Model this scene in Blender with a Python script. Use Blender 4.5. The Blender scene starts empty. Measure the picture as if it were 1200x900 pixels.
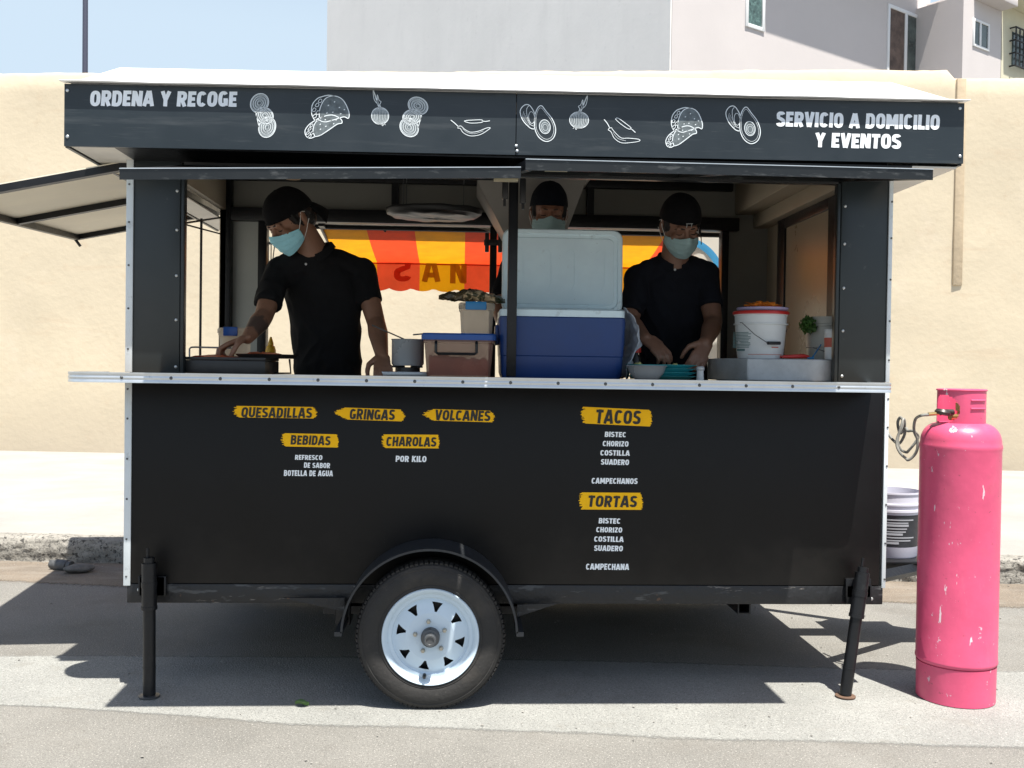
import bpy, bmesh, math, random
from math import sin, cos, pi, radians, sqrt
from mathutils import Vector, Matrix, noise, Euler
random.seed(7)
C = bpy.context.scene
COL = C.collection

# ------------------------------------------------------------------ camera
F_PX = 1167.0
CAM = Vector((-0.1994, -3.7883, 1.2385))
YAW, PITCH, ROLL = 0.05035, 0.01606, 0.01422
def at(px, py, **k):
    """pixel of the 1200x900 photograph -> point on a plane X=, Y= or Z="""
    a, b = px - 600, py - 450
    s, c = sin(ROLL), cos(ROLL)
    u, v = c*a + s*b, -s*a + c*b
    x, y2, z2 = u/F_PX, -v/F_PX, 1.0
    s, c = sin(PITCH), cos(PITCH)
    z, y = c*z2 + s*y2, -s*z2 + c*y2
    s, c = sin(YAW), cos(YAW)
    d = Vector((c*x + s*z, -s*x + c*z, y))
    (ax, val), = k.items()
    i = 'XYZ'.index(ax)
    return CAM + d * ((val - CAM[i]) / d[i])
cd = bpy.data.cameras.new('camera'); cam = bpy.data.objects.new('camera', cd); COL.objects.link(cam)
cd.sensor_width = 36; cd.lens = 36*F_PX/1200; cd.clip_start = .05; cd.clip_end = 2000
cam.matrix_world = Matrix.Translation(CAM) @ Matrix.Rotation(-YAW, 4, 'Z') @ Matrix.Rotation(pi/2 - PITCH, 4, 'X') @ Matrix.Rotation(ROLL, 4, 'Z')
C.camera = cam

# ------------------------------------------------------------------ materials
def mat(name, col, rough=.6, metal=0., var=.0, vscale=6., bump=0., bscale=60., col2=None, spec=.5, trans=0., speck=None, streak=None, alpha=None, coat=0., vdet=6.):
    m = bpy.data.materials.new(name); m.use_nodes = True
    nt = m.node_tree; N = nt.nodes; L = nt.links
    b = N['Principled BSDF']
    b.inputs['Roughness'].default_value = rough; b.inputs['Metallic'].default_value = metal
    b.inputs['Specular IOR Level'].default_value = spec
    if coat: b.inputs['Coat Weight'].default_value = coat; b.inputs['Coat Roughness'].default_value = .12
    tc = N.new('ShaderNodeTexCoord')
    col = tuple(col) + (1,)
    out = None
    if var or col2:
        n = N.new('ShaderNodeTexNoise'); n.inputs['Scale'].default_value = vscale; n.inputs['Detail'].default_value = vdet; n.inputs['Roughness'].default_value = .62
        L.new(tc.outputs['Object'], n.inputs['Vector'])
        r = N.new('ShaderNodeValToRGB')
        r.color_ramp.elements[0].position = .34; r.color_ramp.elements[1].position = .66
        if col2: c0, c1 = col, tuple(col2) + (1,)
        else:
            c0 = tuple(min(1, c*(1-var)) for c in col[:3]) + (1,); c1 = tuple(min(1, c*(1+var)) for c in col[:3]) + (1,)
        r.color_ramp.elements[0].color = c0; r.color_ramp.elements[1].color = c1
        L.new(n.outputs['Fac'], r.inputs['Fac']); out = r.outputs['Color']
        if rough < .95:
            mr = N.new('ShaderNodeMapRange'); mr.inputs['To Min'].default_value = max(.05, rough-.12); mr.inputs['To Max'].default_value = min(1, rough+.12)
            L.new(n.outputs['Fac'], mr.inputs['Value']); L.new(mr.outputs['Result'], b.inputs['Roughness'])
    def layer(out, fac, c):
        mx = N.new('ShaderNodeMix'); mx.data_type = 'RGBA'
        if out is None: mx.inputs['A'].default_value = col
        else: L.new(out, mx.inputs['A'])
        mx.inputs['B'].default_value = tuple(c) + (1,)
        L.new(fac, mx.inputs['Factor']); return mx.outputs['Result']
    for sp in (speck or []):      # (scale, lo, hi, colour, strength[, stretch])
        sc, lo, hi, c, st = sp[:5]
        n = N.new('ShaderNodeTexNoise'); n.inputs['Scale'].default_value = sc; n.inputs['Detail'].default_value = 4; n.inputs['Roughness'].default_value = .65
        if len(sp) > 5:
            mp = N.new('ShaderNodeMapping'); mp.inputs['Scale'].default_value = sp[5]; mp.inputs['Location'].default_value = (sc*.37, 1.3, sc*.11)
            L.new(tc.outputs['Object'], mp.inputs['Vector']); L.new(mp.outputs['Vector'], n.inputs['Vector'])
        else: L.new(tc.outputs['Object'], n.inputs['Vector'])
        mr = N.new('ShaderNodeMapRange'); mr.inputs['From Min'].default_value = lo; mr.inputs['From Max'].default_value = hi
        mr.inputs['To Max'].default_value = st
        L.new(n.outputs['Fac'], mr.inputs['Value']); out = layer(out, mr.outputs['Result'], c)
    if out is not None: L.new(out, b.inputs['Base Color'])
    else: b.inputs['Base Color'].default_value = col
    if bump:
        n = N.new('ShaderNodeTexNoise'); n.inputs['Scale'].default_value = bscale; n.inputs['Detail'].default_value = 5
        L.new(tc.outputs['Object'], n.inputs['Vector'])
        bp = N.new('ShaderNodeBump'); bp.inputs['Strength'].default_value = bump; bp.inputs['Distance'].default_value = .01
        L.new(n.outputs['Fac'], bp.inputs['Height']); L.new(bp.outputs['Normal'], b.inputs['Normal'])
    if alpha is not None: b.inputs['Alpha'].default_value = alpha
    if trans:
        t = N.new('ShaderNodeBsdfTranslucent'); mx = N.new('ShaderNodeMixShader'); mx.inputs[0].default_value = trans
        if out is not None: L.new(out, t.inputs['Color'])
        else: t.inputs['Color'].default_value = col
        L.new(b.outputs['BSDF'], mx.inputs[1]); L.new(t.outputs['BSDF'], mx.inputs[2])
        L.new(mx.outputs['Shader'], N['Material Output'].inputs['Surface'])
    return m

M = {}
M['asphalt'] = mat('asphalt', (.20,.195,.178), .92, var=.16, vscale=1.3, bump=.5, bscale=160, speck=[(240,.53,.63,(.06,.058,.052),.85),(150,.57,.66,(.45,.43,.39),.85),(70,.58,.66,(.10,.095,.085),.6),(2.2,.52,.75,(.13,.118,.10),.55),(38,.66,.74,(.06,.057,.05),.5)])
M['gutter'] = mat('pale concrete', (.262,.266,.250), .93, var=.12, vscale=2.2, bump=.5, bscale=140, speck=[(190,.53,.62,(.11,.11,.105),.85),(130,.58,.66,(.48,.47,.44),.8),(65,.58,.66,(.15,.148,.138),.6),(7,.58,.75,(.2,.19,.165),.5),(30,.67,.74,(.12,.115,.1),.5)])
M['dirt'] = mat('dusty road edge', (.182,.150,.115), .95, var=.2, vscale=2.5, bump=.5, bscale=120, speck=[(180,.55,.64,(.06,.055,.048),.75),(110,.60,.68,(.42,.39,.34),.75),(3.5,.5,.72,(.24,.215,.18),.7,(1,3.5,1))])
M['sidewalk'] = mat('sidewalk concrete', (.298,.292,.272), .9, var=.10, vscale=1.6, bump=.25, bscale=60, speck=[(60,.58,.70,(.23,.22,.195),.5),(1.1,.5,.75,(.255,.245,.22),.6)])
M['kerb'] = mat('rough kerb concrete', (.275,.262,.232), .95, var=.2, vscale=9, bump=.9, bscale=55, speck=[(34,.565,.60,(.045,.043,.04),.9),(70,.56,.62,(.09,.085,.08),.8),(24,.60,.66,(.12,.115,.10),.6)])
M['wall'] = mat('cream plaster wall', (.55,.476,.352), .92, var=.05, vscale=.8, bump=.35, bscale=14, speck=[(5,.58,.74,(.50,.40,.28),.5),(40,.67,.76,(.40,.31,.21),.45),(1.7,.58,.8,(.61,.53,.42),.6),(2.5,.60,.72,(.52,.42,.30),.5,(.3,1,2.5))])
M['wallrib'] = mat('ochre plaster', (.46,.37,.255), .92, var=.1, vscale=5, bump=.4, bscale=20)
M['house'] = mat('pinkish house plaster', (.56,.525,.515), .9, var=.03, vscale=.7, bump=.1, bscale=20)
M['housegrey'] = mat('grey house plaster', (.84,.82,.785), .9, var=.035, speck=[(1.5,.52,.75,(.76,.74,.71),.6,(1,1,.25)),(6,.62,.75,(.70,.68,.65),.5)], vscale=.6, bump=.15, bscale=12)
M['housecream'] = mat('cream house plaster', (.6,.57,.43), .9, var=.03)
M['winframe'] = mat('white window frame', (.75,.76,.76), .4)
M['glass'] = mat('dark window glass', (.06,.08,.075), .12, var=.5, vscale=3, spec=.8)
M['glassgreen'] = mat('patterned window glass', (.07,.12,.11), .25, var=.6, vscale=14)
M['curtain'] = mat('brown curtain', (.12,.085,.07), .8, var=.4, vscale=5)
M['iron'] = mat('black iron', (.02,.02,.022), .5)
M['polemat'] = mat('blue grey mast', (.06,.065,.10), .5)

M['panel'] = mat('black panel paint', (.0036,.0036,.0040), .44, var=.3, vscale=2.2, spec=.24, bump=.35, bscale=1.6, speck=[(3.0,.62,.85,(.012,.011,.0105),.5),(55,.745,.78,(.07,.066,.06),.5),(22,.735,.76,(.06,.055,.05),.3,(1,1,4))])
M['fascia'] = mat('slate black sign board', (.013,.020,.0255), .36, var=.12, vscale=3, spec=.5, speck=[(9,.56,.72,(.062,.07,.075),.5,(.25,1,3.2)),(30,.62,.74,(.10,.105,.105),.35,(.3,1,6)),(2.2,.45,.75,(.034,.042,.048),.6)])
M['post'] = mat('charcoal post paint', (.019,.025,.0265), .38, var=.12, vscale=2.5, speck=[(24,.66,.74,(.12,.12,.115),.35),(3,.5,.8,(.032,.035,.036),.5)])
M['blackmetal'] = mat('black metal frame', (.008,.0085,.010), .4, var=.2, vscale=8, bump=.15, bscale=60, speck=[(16,.62,.72,(.03,.033,.034),.5)], spec=.35)
M['rail'] = mat('chipped black rail', (.010,.0105,.012), .5, var=.25, vscale=8, bump=.4, bscale=40, speck=[(7,.585,.63,(.075,.078,.08),.7,(.6,1,2.6)),(13,.65,.685,(.22,.2,.18),.7,(.5,1,3)),(10,.68,.70,(.14,.07,.035),.5)])
M['lidedge'] = mat('scuffed lid frame', (.0075,.009,.010), .34, var=.2, vscale=6, speck=[(30,.55,.68,(.10,.105,.105),.45,(.5,1,1.6))])
M['alu'] = mat('aluminium', (.62,.65,.67), .34, metal=.75, var=.06, vscale=9, speck=[(40,.62,.74,(.3,.31,.32),.4)])
M['alutrim'] = mat('white aluminium trim', (.66,.71,.73), .45, metal=.1, var=.06, vscale=6, speck=[(18,.62,.75,(.25,.25,.24),.4)])
M['whitepaint'] = mat('white paint', (.78,.77,.73), .5, var=.05, vscale=3)
M['cream'] = mat('cream underside', (.76,.70,.56), .6, var=.06, vscale=3)
M['soffit'] = mat('pale soffit', (.66,.63,.57), .5, var=.12, vscale=4)
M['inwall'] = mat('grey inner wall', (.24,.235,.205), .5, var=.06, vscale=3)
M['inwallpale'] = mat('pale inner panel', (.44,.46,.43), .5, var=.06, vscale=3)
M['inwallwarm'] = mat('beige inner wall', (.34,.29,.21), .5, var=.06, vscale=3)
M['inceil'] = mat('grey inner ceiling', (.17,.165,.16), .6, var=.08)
M['shutter'] = mat('tan side shutter', (.31,.262,.19), .3, var=.12, vscale=2)
M['counter'] = mat('worn counter board', (.16,.115,.075), .35, var=.3, vscale=8)
M['tyre'] = mat('tyre rubber', (.022,.021,.020), .8, var=.2, vscale=12, bump=.2, bscale=80, speck=[(5,.5,.75,(.06,.052,.043),.7),(60,.6,.75,(.07,.065,.058),.5)])
M['rim'] = mat('white rim paint', (.55,.66,.75), .55, var=.05, vscale=5, speck=[(30,.66,.75,(.35,.33,.3),.5)])
M['hubmetal'] = mat('hub steel', (.10,.105,.11), .4, metal=.5)
M['brassnut'] = mat('zinc nut', (.45,.42,.35), .4, metal=.7)
M['yellow'] = mat('yellow brush paint', (.96,.52,.010), .6, var=.04, vscale=25, spec=.15)
M['blackletter'] = mat('black lettering', (.012,.012,.011), .5)
M['whiteletter'] = mat('white lettering', (.86,.90,.93), .5, var=.05, vscale=30)
M['chalk'] = mat('white line drawing', (.80,.86,.88), .5, var=.1, vscale=40)
M['rivet'] = mat('rivet metal', (.5,.52,.52), .35, metal=.6)
M['brasslatch'] = mat('brass latch plate', (.42,.37,.24), .4, metal=.5)
M['red_canvas'] = mat('red canvas', (.74,.070,.018), .8, var=.12, vscale=9, trans=.42)
M['yellow_canvas'] = mat('yellow canvas', (.78,.33,.008), .8, var=.1, vscale=9, trans=.42)
M['red_canvas_backlit'] = mat('red canvas lightened as backlit', (.86,.10,.035), .8, var=.1, vscale=6, trans=.72)  # same cloth as the awning top, backlight painted in as a lighter colour
M['yellow_canvas_backlit'] = mat('yellow canvas lightened as backlit', (.88,.40,.008), .8, var=.08, vscale=6, trans=.72)  # yellow cloth likewise lightened to stand for light from behind
M['canvasletter'] = mat('dark canvas letters', (.46,.22,.008), .8, trans=.5)
M['canvasletterred'] = mat('dark red canvas letter', (.60,.065,.022), .8, trans=.5)
M['banner'] = mat('white banner', (.8,.78,.72), .7, trans=.5)
M['bannerblue'] = mat('banner blue', (.06,.33,.62), .7, trans=.4)
M['bannerorange'] = mat('banner peach', (.75,.33,.2), .7, trans=.5)
M['pink'] = mat('pink cylinder paint', (.64,.084,.180), .42, var=.11, vscale=4, bump=.12, bscale=22, speck=[(6,.60,.76,(.52,.10,.14),.55),(21,.665,.685,(.62,.52,.58),.8,(1,1,.6)),(34,.665,.70,(.22,.05,.06),.6),(27,.685,.70,(.70,.62,.66),.85,(1,1,.2)),(14,.60,.78,(.70,.14,.24),.35,(2,2,.6)),(50,.70,.73,(.7,.62,.65),.7),(3.2,.66,.74,(.36,.12,.07),.35)])
M['brass'] = mat('brass', (.45,.33,.14), .35, metal=.8)
M['regulator'] = mat('dark regulator', (.06,.055,.05), .4, metal=.4)
M['hose'] = mat('grey hose', (.20,.20,.18), .5, var=.15, vscale=20)
M['steel'] = mat('brushed steel', (.50,.52,.53), .28, metal=.25, spec=.8, var=.03, vscale=3)
M['whiteroof'] = mat('white roof sheet', (.86,.86,.85), .5, var=.03, vscale=2)
M['galv'] = mat('galvanised steel', (.40,.42,.43), .5, metal=.35, var=.14, vscale=14, speck=[(40,.6,.7,(.25,.25,.25),.4)])
M['darksteel'] = mat('blackened steel', (.03,.028,.026), .45, var=.3, vscale=14)
M['coolerblue'] = mat('blue cooler plastic', (.009,.045,.19), .42, var=.08, vscale=5)
M['coolerwhite'] = mat('white cooler plastic', (.74,.90,.97), .45, var=.05, vscale=5, speck=[(16,.64,.72,(.40,.46,.48),.4),(45,.69,.76,(.2,.2,.2),.5)])
M['bluelid'] = mat('blue box lid', (.012,.085,.36), .35)
M['cyanclip'] = mat('bright blue clip', (.02,.22,.50), .35)
M['clearbox'] = mat('milky clear box', (.42,.235,.185), .25, var=.08, vscale=5, trans=.3, alpha=.62)
M['clearbox2'] = mat('milky clear plastic', (.86,.80,.70), .3, var=.08, vscale=6, trans=.5, alpha=.38)
M['meat'] = mat('red meat', (.68,.15,.055), .5, var=.4, vscale=18)
M['blackplastic'] = mat('black plastic', (.015,.015,.016), .4)
M['snack'] = mat('foil snack bag', (.03,.026,.014), .28, col2=(.14,.10,.045), vscale=13, speck=[(13,.54,.57,(.58,.44,.27),.9),(9,.60,.62,(.02,.03,.012),.9)], bump=.5, bscale=30)
M['bag'] = mat('white plastic bag', (.62,.65,.70), .3, var=.15, vscale=14, bump=.6, bscale=40, trans=.35)
M['teal'] = mat('teal plastic plate', (.08,.62,.66), .35)
M['bucketwhite'] = mat('white bucket plastic', (.70,.72,.72), .38, var=.04)
M['bucketgrey'] = mat('translucent bucket', (.42,.42,.38), .4, var=.08)
M['redplastic'] = mat('red plastic', (.55,.03,.025), .35)
M['lavender'] = mat('lavender plastic', (.42,.38,.58), .4)
M['orangecloth'] = mat('orange cloth', (.75,.21,.015), .9, var=.2, vscale=20, bump=.4)
M['leaf'] = mat('green herb', (.05,.12,.02), .6, var=.4, vscale=20)
M['inkteal'] = mat('printed label ink', (.12,.22,.22), .6)
M['inkred'] = mat('printed red ink', (.55,.12,.08), .6)
M['paintlabel'] = mat('black bucket label', (.02,.022,.028), .4, var=.3, vscale=20)
M['paintpail'] = mat('pale bucket plastic', (.60,.60,.68), .4, var=.05)
M['paintpailgrey'] = mat('grey label print', (.3,.31,.34), .5)
M['stone'] = mat('grey stone', (.13,.125,.115), .9, var=.25, vscale=20, bump=.6, bscale=60)
M['pipegrey'] = mat('worn pipe', (.075,.078,.08), .6, var=.4, vscale=25)
M['yellowplastic'] = mat('yellow plastic', (.65,.38,.02), .4)
M['amber'] = mat('lamp shade beige', (.5,.36,.24), .5, trans=.3)
M['food'] = mat('garnish', (.45,.42,.16), .7, var=.4, vscale=40)
M['cloudplastic'] = mat('shiny tray', (.018,.0185,.0185), .42, var=.4, vscale=9, spec=.35)
M['hood'] = mat('dull sheet metal hood', (.33,.31,.28), .45, metal=.15, var=.08, vscale=5)
# people
def skinmat(name, c, tattoo=None):
    m = mat(name, c, .5, var=.12, vscale=14, bump=.06, bscale=140)
    if tattoo:
        nt = m.node_tree; N = nt.nodes; L = nt.links; b = N['Principled BSDF']
        src = b.inputs['Base Color'].links[0].from_socket
        tc = N.new('ShaderNodeTexCoord'); d = N.new('ShaderNodeVectorMath'); d.operation = 'DISTANCE'
        L.new(tc.outputs['Object'], d.inputs[0]); d.inputs[1].default_value = tattoo
        n = N.new('ShaderNodeTexNoise'); n.inputs['Scale'].default_value = 38
        L.new(tc.outputs['Object'], n.inputs['Vector'])
        a = N.new('ShaderNodeMath'); a.operation = 'MULTIPLY_ADD'; a.inputs[1].default_value = .09; L.new(n.outputs['Fac'], a.inputs[0]); L.new(d.outputs['Value'], a.inputs[2])
        mr = N.new('ShaderNodeMapRange'); mr.inputs['From Min'].default_value = .10; mr.inputs['From Max'].default_value = .115; mr.inputs['To Min'].default_value = .75; mr.inputs['To Max'].default_value = 0
        L.new(a.outputs['Value'], mr.inputs['Value'])
        mx = N.new('ShaderNodeMix'); mx.data_type = 'RGBA'; L.new(src, mx.inputs['A']); mx.inputs['B'].default_value = (.02,.022,.025,1)
        L.new(mr.outputs['Result'], mx.inputs['Factor']); L.new(mx.outputs['Result'], b.inputs['Base Color'])
    return m
M['shirt'] = mat('black polo cotton', (.0085,.0085,.0095), .9, var=.2, vscale=30, bump=.25, bscale=300, spec=.25)
M['navyshirt'] = mat('navy black polo cotton', (.008,.009,.014), .9, var=.2, vscale=30, bump=.25, bscale=300, spec=.25)
M['trousers'] = mat('dark trousers', (.02,.022,.03), .9)
M['shoe'] = mat('dark shoe', (.02,.02,.02), .6)
M['cap'] = mat('black cap fabric', (.0055,.0055,.0065), .95, var=.2, vscale=40, bump=.3, bscale=200, spec=.2)
M['navycap'] = mat('navy cap fabric', (.0045,.006,.010), .95, var=.2, vscale=40, bump=.3, bscale=200, spec=.2)
M['hair'] = mat('black hair', (.010,.008,.007), .6, bump=.5, bscale=200)
M['brow'] = mat('dark eyebrow', (.018,.012,.010), .8)
M['mask'] = mat('pale blue mask', (.44,.88,1.0), .8, bump=.15, bscale=160, trans=.12)
M['maskpale'] = mat('pale mint mask', (.44,.62,.63), .8, bump=.15, bscale=160, trans=.25)
M['button'] = mat('pale button', (.5,.5,.5), .4)

# ------------------------------------------------------------------ mesh builder
class B:
    def __init__(s): s.bm = bmesh.new()
    def box(s, x0, x1, y0, y1, z0, z1, bev=0., Mx=None, seg=2):
        r = bmesh.ops.create_cube(s.bm, size=1)
        for v in r['verts']: v.co = Vector((x0+(v.co.x+.5)*(x1-x0), y0+(v.co.y+.5)*(y1-y0), z0+(v.co.z+.5)*(z1-z0)))
        vs = set(r['verts'])
        if bev:
            es = [e for e in s.bm.edges if e.verts[0] in vs]
            q = bmesh.ops.bevel(s.bm, geom=es, offset=bev, segments=seg, affect='EDGES', profile=.5)
            vs = set(q['verts']) | {v for v in vs if v.is_valid}
        if Mx:
            for v in vs: v.co = Mx @ v.co
        return s
    def ring_loft(s, rings, cap=True, closed=False):
        R = [[s.bm.verts.new(p) for p in r] for r in rings]
        n = len(R[0])
        for i in range(len(R) - (0 if closed else 1)):
            a, b = R[i], R[(i+1) % len(R)]
            for j in range(n): s.bm.faces.new((a[j], a[(j+1) % n], b[(j+1) % n], b[j]))
        if cap and not closed:
            s.bm.faces.new(list(reversed(R[0]))); s.bm.faces.new(R[-1])
        return s
    def tube(s, pts, r, seg=10, closed=False):
        P = [Vector(p) for p in pts]; n = len(P)
        rr = r if isinstance(r, (list, tuple)) else [r]*n
        rings = []; up = None
        for i in range(n):
            if closed: t = (P[(i+1) % n] - P[i-1])
            else: t = P[min(i+1, n-1)] - P[max(i-1, 0)]
            t.normalize()
            if up is None:
                up = Vector((0,0,1)) if abs(t.z) < .9 else Vector((1,0,0))
            up = (up - t*up.dot(t)).normalized()
            w = t.cross(up)
            rings.append([P[i] + (up*cos(2*pi*k/seg) + w*sin(2*pi*k/seg))*rr[i] for k in range(seg)])
        return s.ring_loft(rings, closed=closed)
    def lathe(s, prof, c=(0,0,0), seg=32, Mx=None, closed=False, cap=True):
        rings = []
        for r, z in prof:
            ring = [Vector((max(r, .0004)*cos(2*pi*k/seg), max(r, .0004)*sin(2*pi*k/seg), z)) for k in range(seg)]
            rings.append([(Mx @ p if Mx else p + Vector(c)) for p in ring])
        return s.ring_loft(rings, cap=cap and not closed, closed=closed)
    def prism(s, poly, thick, Mx):
        a = [s.bm.verts.new(Mx @ Vector((p[0], p[1], 0))) for p in poly]
        b = [s.bm.verts.new(Mx @ Vector((p[0], p[1], thick))) for p in poly]
        n = len(a)
        s.bm.faces.new(list(reversed(a))); s.bm.faces.new(b)
        for i in range(n): s.bm.faces.new((a[i], a[(i+1) % n], b[(i+1) % n], b[i]))
        return s
    def ell(s, c, r, R=None, u=20, v=12, disp=0, dscale=8, seed=0):
        q = bmesh.ops.create_uvsphere(s.bm, u_segments=u, v_segments=v, radius=1)
        for w in q['verts']:
            p = w.co.copy(); d = 1
            if disp: d = 1 + disp*noise.fractal(p*dscale*.25 + Vector((seed*3.1, seed, 0)), 1, 2, 4)
            p = Vector((p.x*r[0]*d, p.y*r[1]*d, p.z*r[2]*d))
            if R: p = R @ p
            w.co = p + Vector(c)
        return s
    def grid(s, f, nu, nv, closed_u=False):
        V = [[s.bm.verts.new(f(i/(nu if closed_u else nu-1), j/(nv-1))) for j in range(nv)] for i in range(nu)]
        for i in range(nu if closed_u else nu-1):
            for j in range(nv-1):
                s.bm.faces.new((V[i][j], V[(i+1) % nu][j], V[(i+1) % nu][j+1], V[i][j+1]))
        return s
    def cyl(s, p0, p1, r, seg=16, r1=None):
        return s.tube([p0, p1], [r, r if r1 is None else r1], seg)
    def build(s, name, m, parent=None, org=None, smooth=True, ang=38, solid=0, fix=True):
        if fix: bmesh.ops.recalc_face_normals(s.bm, faces=s.bm.faces[:])
        o0 = Vector(org) if org is not None else (world_org(parent) if parent else Vector((0,0,0)))
        for v in s.bm.verts: v.co -= o0
        me = bpy.data.meshes.new(name); s.bm.to_mesh(me); s.bm.free()
        ms = m if isinstance(m, (list, tuple)) else [m]
        for k in ms: me.materials.append(M[k] if isinstance(k, str) else k)
        if smooth:
            me.polygons.foreach_set('use_smooth', [True]*len(me.polygons)); me.set_sharp_from_angle(angle=radians(ang))
        o = bpy.data.objects.new(name, me); COL.objects.link(o)
        if parent: o.parent = parent
        else: o.location = o0
        if solid:
            md = o.modifiers.new('thickness', 'SOLIDIFY'); md.thickness = solid; md.offset = 0
        return o
def world_org(o):
    v = Vector((0,0,0))
    while o: v += o.location; o = o.parent
    return v
def tag(o, label=None, cat=None, group=None, kind=None):
    if label: o['label'] = label
    if cat: o['category'] = cat
    if group: o['group'] = group
    if kind: o['kind'] = kind
    return o
def thing(name, label, cat, loc, group=None):
    o = bpy.data.objects.new(name, None); COL.objects.link(o); o.location = loc; o.empty_display_size = .1
    return tag(o, label, cat, group)
def RX(a): return Matrix.Rotation(a, 4, 'X')
def RY(a): return Matrix.Rotation(a, 4, 'Y')
def RZ(a): return Matrix.Rotation(a, 4, 'Z')
def T(x, y=None, z=None): return Matrix.Translation(Vector(x) if y is None else Vector((x, y, z)))
def fnoise(x, y, z=0): return noise.noise(Vector((x, y, z)))
# frame whose local XY plane is the world XZ plane facing the street
def front(Y): return Matrix(((1,0,0,0),(0,0,-1,Y),(0,1,0,0),(0,0,0,1)))   # local z = towards the street (-Y)

# ------------------------------------------------------------------ world, sun
w = bpy.data.worlds.new('World'); C.world = w; w.use_nodes = True
nt = w.node_tree; bg = nt.nodes['Background']
sky = nt.nodes.new('ShaderNodeTexSky'); sky.sky_type = 'NISHITA'; sky.sun_disc = False
SD = Vector((.276, -.685, 2.15)).normalized()
sky.sun_elevation = math.asin(SD.z); sky.sun_rotation = math.atan2(SD.x, SD.y)
sky.air_density = 1.0; sky.dust_density = 1.5; sky.ozone_density = 1.0; sky.altitude = 0
# the sky texture, whitened by a low belt of summer haze
tcw = nt.nodes.new('ShaderNodeTexCoord'); sx = nt.nodes.new('ShaderNodeSeparateXYZ'); nt.links.new(tcw.outputs['Generated'], sx.inputs[0])
mrw = nt.nodes.new('ShaderNodeMapRange'); mrw.interpolation_type = 'SMOOTHSTEP'
mrw.inputs['From Min'].default_value = .30; mrw.inputs['From Max'].default_value = .52; mrw.inputs['To Min'].default_value = .95; mrw.inputs['To Max'].default_value = 0
nt.links.new(sx.outputs['Z'], mrw.inputs['Value'])
mxw = nt.nodes.new('ShaderNodeMix'); mxw.data_type = 'RGBA'; nt.links.new(mrw.outputs['Result'], mxw.inputs['Factor'])
nt.links.new(sky.outputs['Color'], mxw.inputs['A']); mxw.inputs['B'].default_value = (4.25, 5.2, 6.1, 1)
nt.links.new(mxw.outputs['Result'], bg.inputs['Color']); bg.inputs['Strength'].default_value = .08
sd = bpy.data.lights.new('sun', 'SUN'); sd.energy = 5.0; sd.angle = radians(.53); sd.color = (1, .95, .87)
so = bpy.data.objects.new('sun', sd); COL.objects.link(so)
so.rotation_euler = SD.to_track_quat('Z', 'Y').to_euler()
C.view_settings.view_transform = 'Standard'; C.view_settings.look = 'None'; C.view_settings.gamma = 1; C.view_settings.use_curve_mapping = False
C.view_settings.exposure = 1.0

# ------------------------------------------------------------------ ground
KA = -.0932                                           # slope of kerb in the trailer's frame
def kerbY(x): return 2.22 + KA*x
def wallY(x): return 7.93 - .112*x
b = B(); b.grid(lambda u, v: Vector((-400+800*u, -400+800*v, 0)), 2, 2)
tag(b.build('road', 'asphalt'), kind='structure')
random.seed(3)
topE = [(-9,.55),(-2.12,.485),(-.7,.475),(.6,.40),(1.5,.30),(3,.2),(9,-.2)]
botE = [at(px, py, Z=0) for px, py in ((0,828),(100,833),(333,851),(540,857),(740,866),(940,872),(1200,880))]
botE = [(-9,.25)] + [(p.x, p.y) for p in botE] + [(9,-1.2)]
def lerpE(E, x):
    for (x0, y0), (x1, y1) in zip(E, E[1:]):
        if x <= x1: return y0 + (y1-y0)*(x-x0)/(x1-x0)
    return E[-1][1]
def fade(m, amt=.5):
    nt = m.node_tree; N = nt.nodes; L = nt.links; out = N['Material Output']; src = out.inputs['Surface'].links[0].from_socket
    a = N.new('ShaderNodeAttribute'); a.attribute_name = 'across'
    tc = N.new('ShaderNodeTexCoord'); n = N.new('ShaderNodeTexNoise'); n.inputs['Scale'].default_value = 55; n.inputs['Detail'].default_value = 6; n.inputs['Roughness'].default_value = .7
    L.new(tc.outputs['Object'], n.inputs['Vector'])
    ad = N.new('ShaderNodeMath'); ad.operation = 'MULTIPLY_ADD'; ad.inputs[1].default_value = amt; L.new(n.outputs['Fac'], ad.inputs[0]); L.new(a.outputs['Fac'], ad.inputs[2])
    mr = N.new('ShaderNodeMapRange'); mr.inputs['From Min'].default_value = amt*.5 + .06; mr.inputs['From Max'].default_value = amt*.5 + .30
    L.new(ad.outputs['Value'], mr.inputs['Value'])
    t = N.new('ShaderNodeBsdfTransparent'); mx = N.new('ShaderNodeMixShader')
    L.new(mr.outputs['Result'], mx.inputs[0]); L.new(t.outputs['BSDF'], mx.inputs[1]); L.new(src, mx.inputs[2]); L.new(mx.outputs['Shader'], out.inputs['Surface'])
fade(M['gutter']); fade(M['dirt'], .8)
def strip(name, lo, hi, z, m, n=500, amp=.02, ew=.05, both=True):
    b = B()
    def f(u, v):
        x = -9 + 18*u
        y0 = lo(x) + amp*(fnoise(x*2.3, 1) + .5*fnoise(x*9, 4) + .35*fnoise(x*30, 9)); y1 = hi(x) + amp*(fnoise(x*2, 7)*.5 + .4*fnoise(x*17, 2))
        return Vector((x, y0 + (y1-y0)*v, z))
    K = [0, ew*.5, ew, 2*ew, .5, 1-2*ew, 1-ew, 1-ew*.5, 1]; A_ = [0, .4, .8, 1, 1, 1, .8, .4, 0] if both else [0, .4, .8, 1, 1, 1, 1, 1, 1]
    b.grid(lambda u, v: f(u, K[int(round(v*8))]), n, 9); o = tag(b.build(name, m), kind='structure')
    at_ = o.data.attributes.new('across', 'FLOAT', 'POINT')
    for i in range(len(o.data.vertices)): at_.data[i].value = A_[i % 9]
    return o
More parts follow.
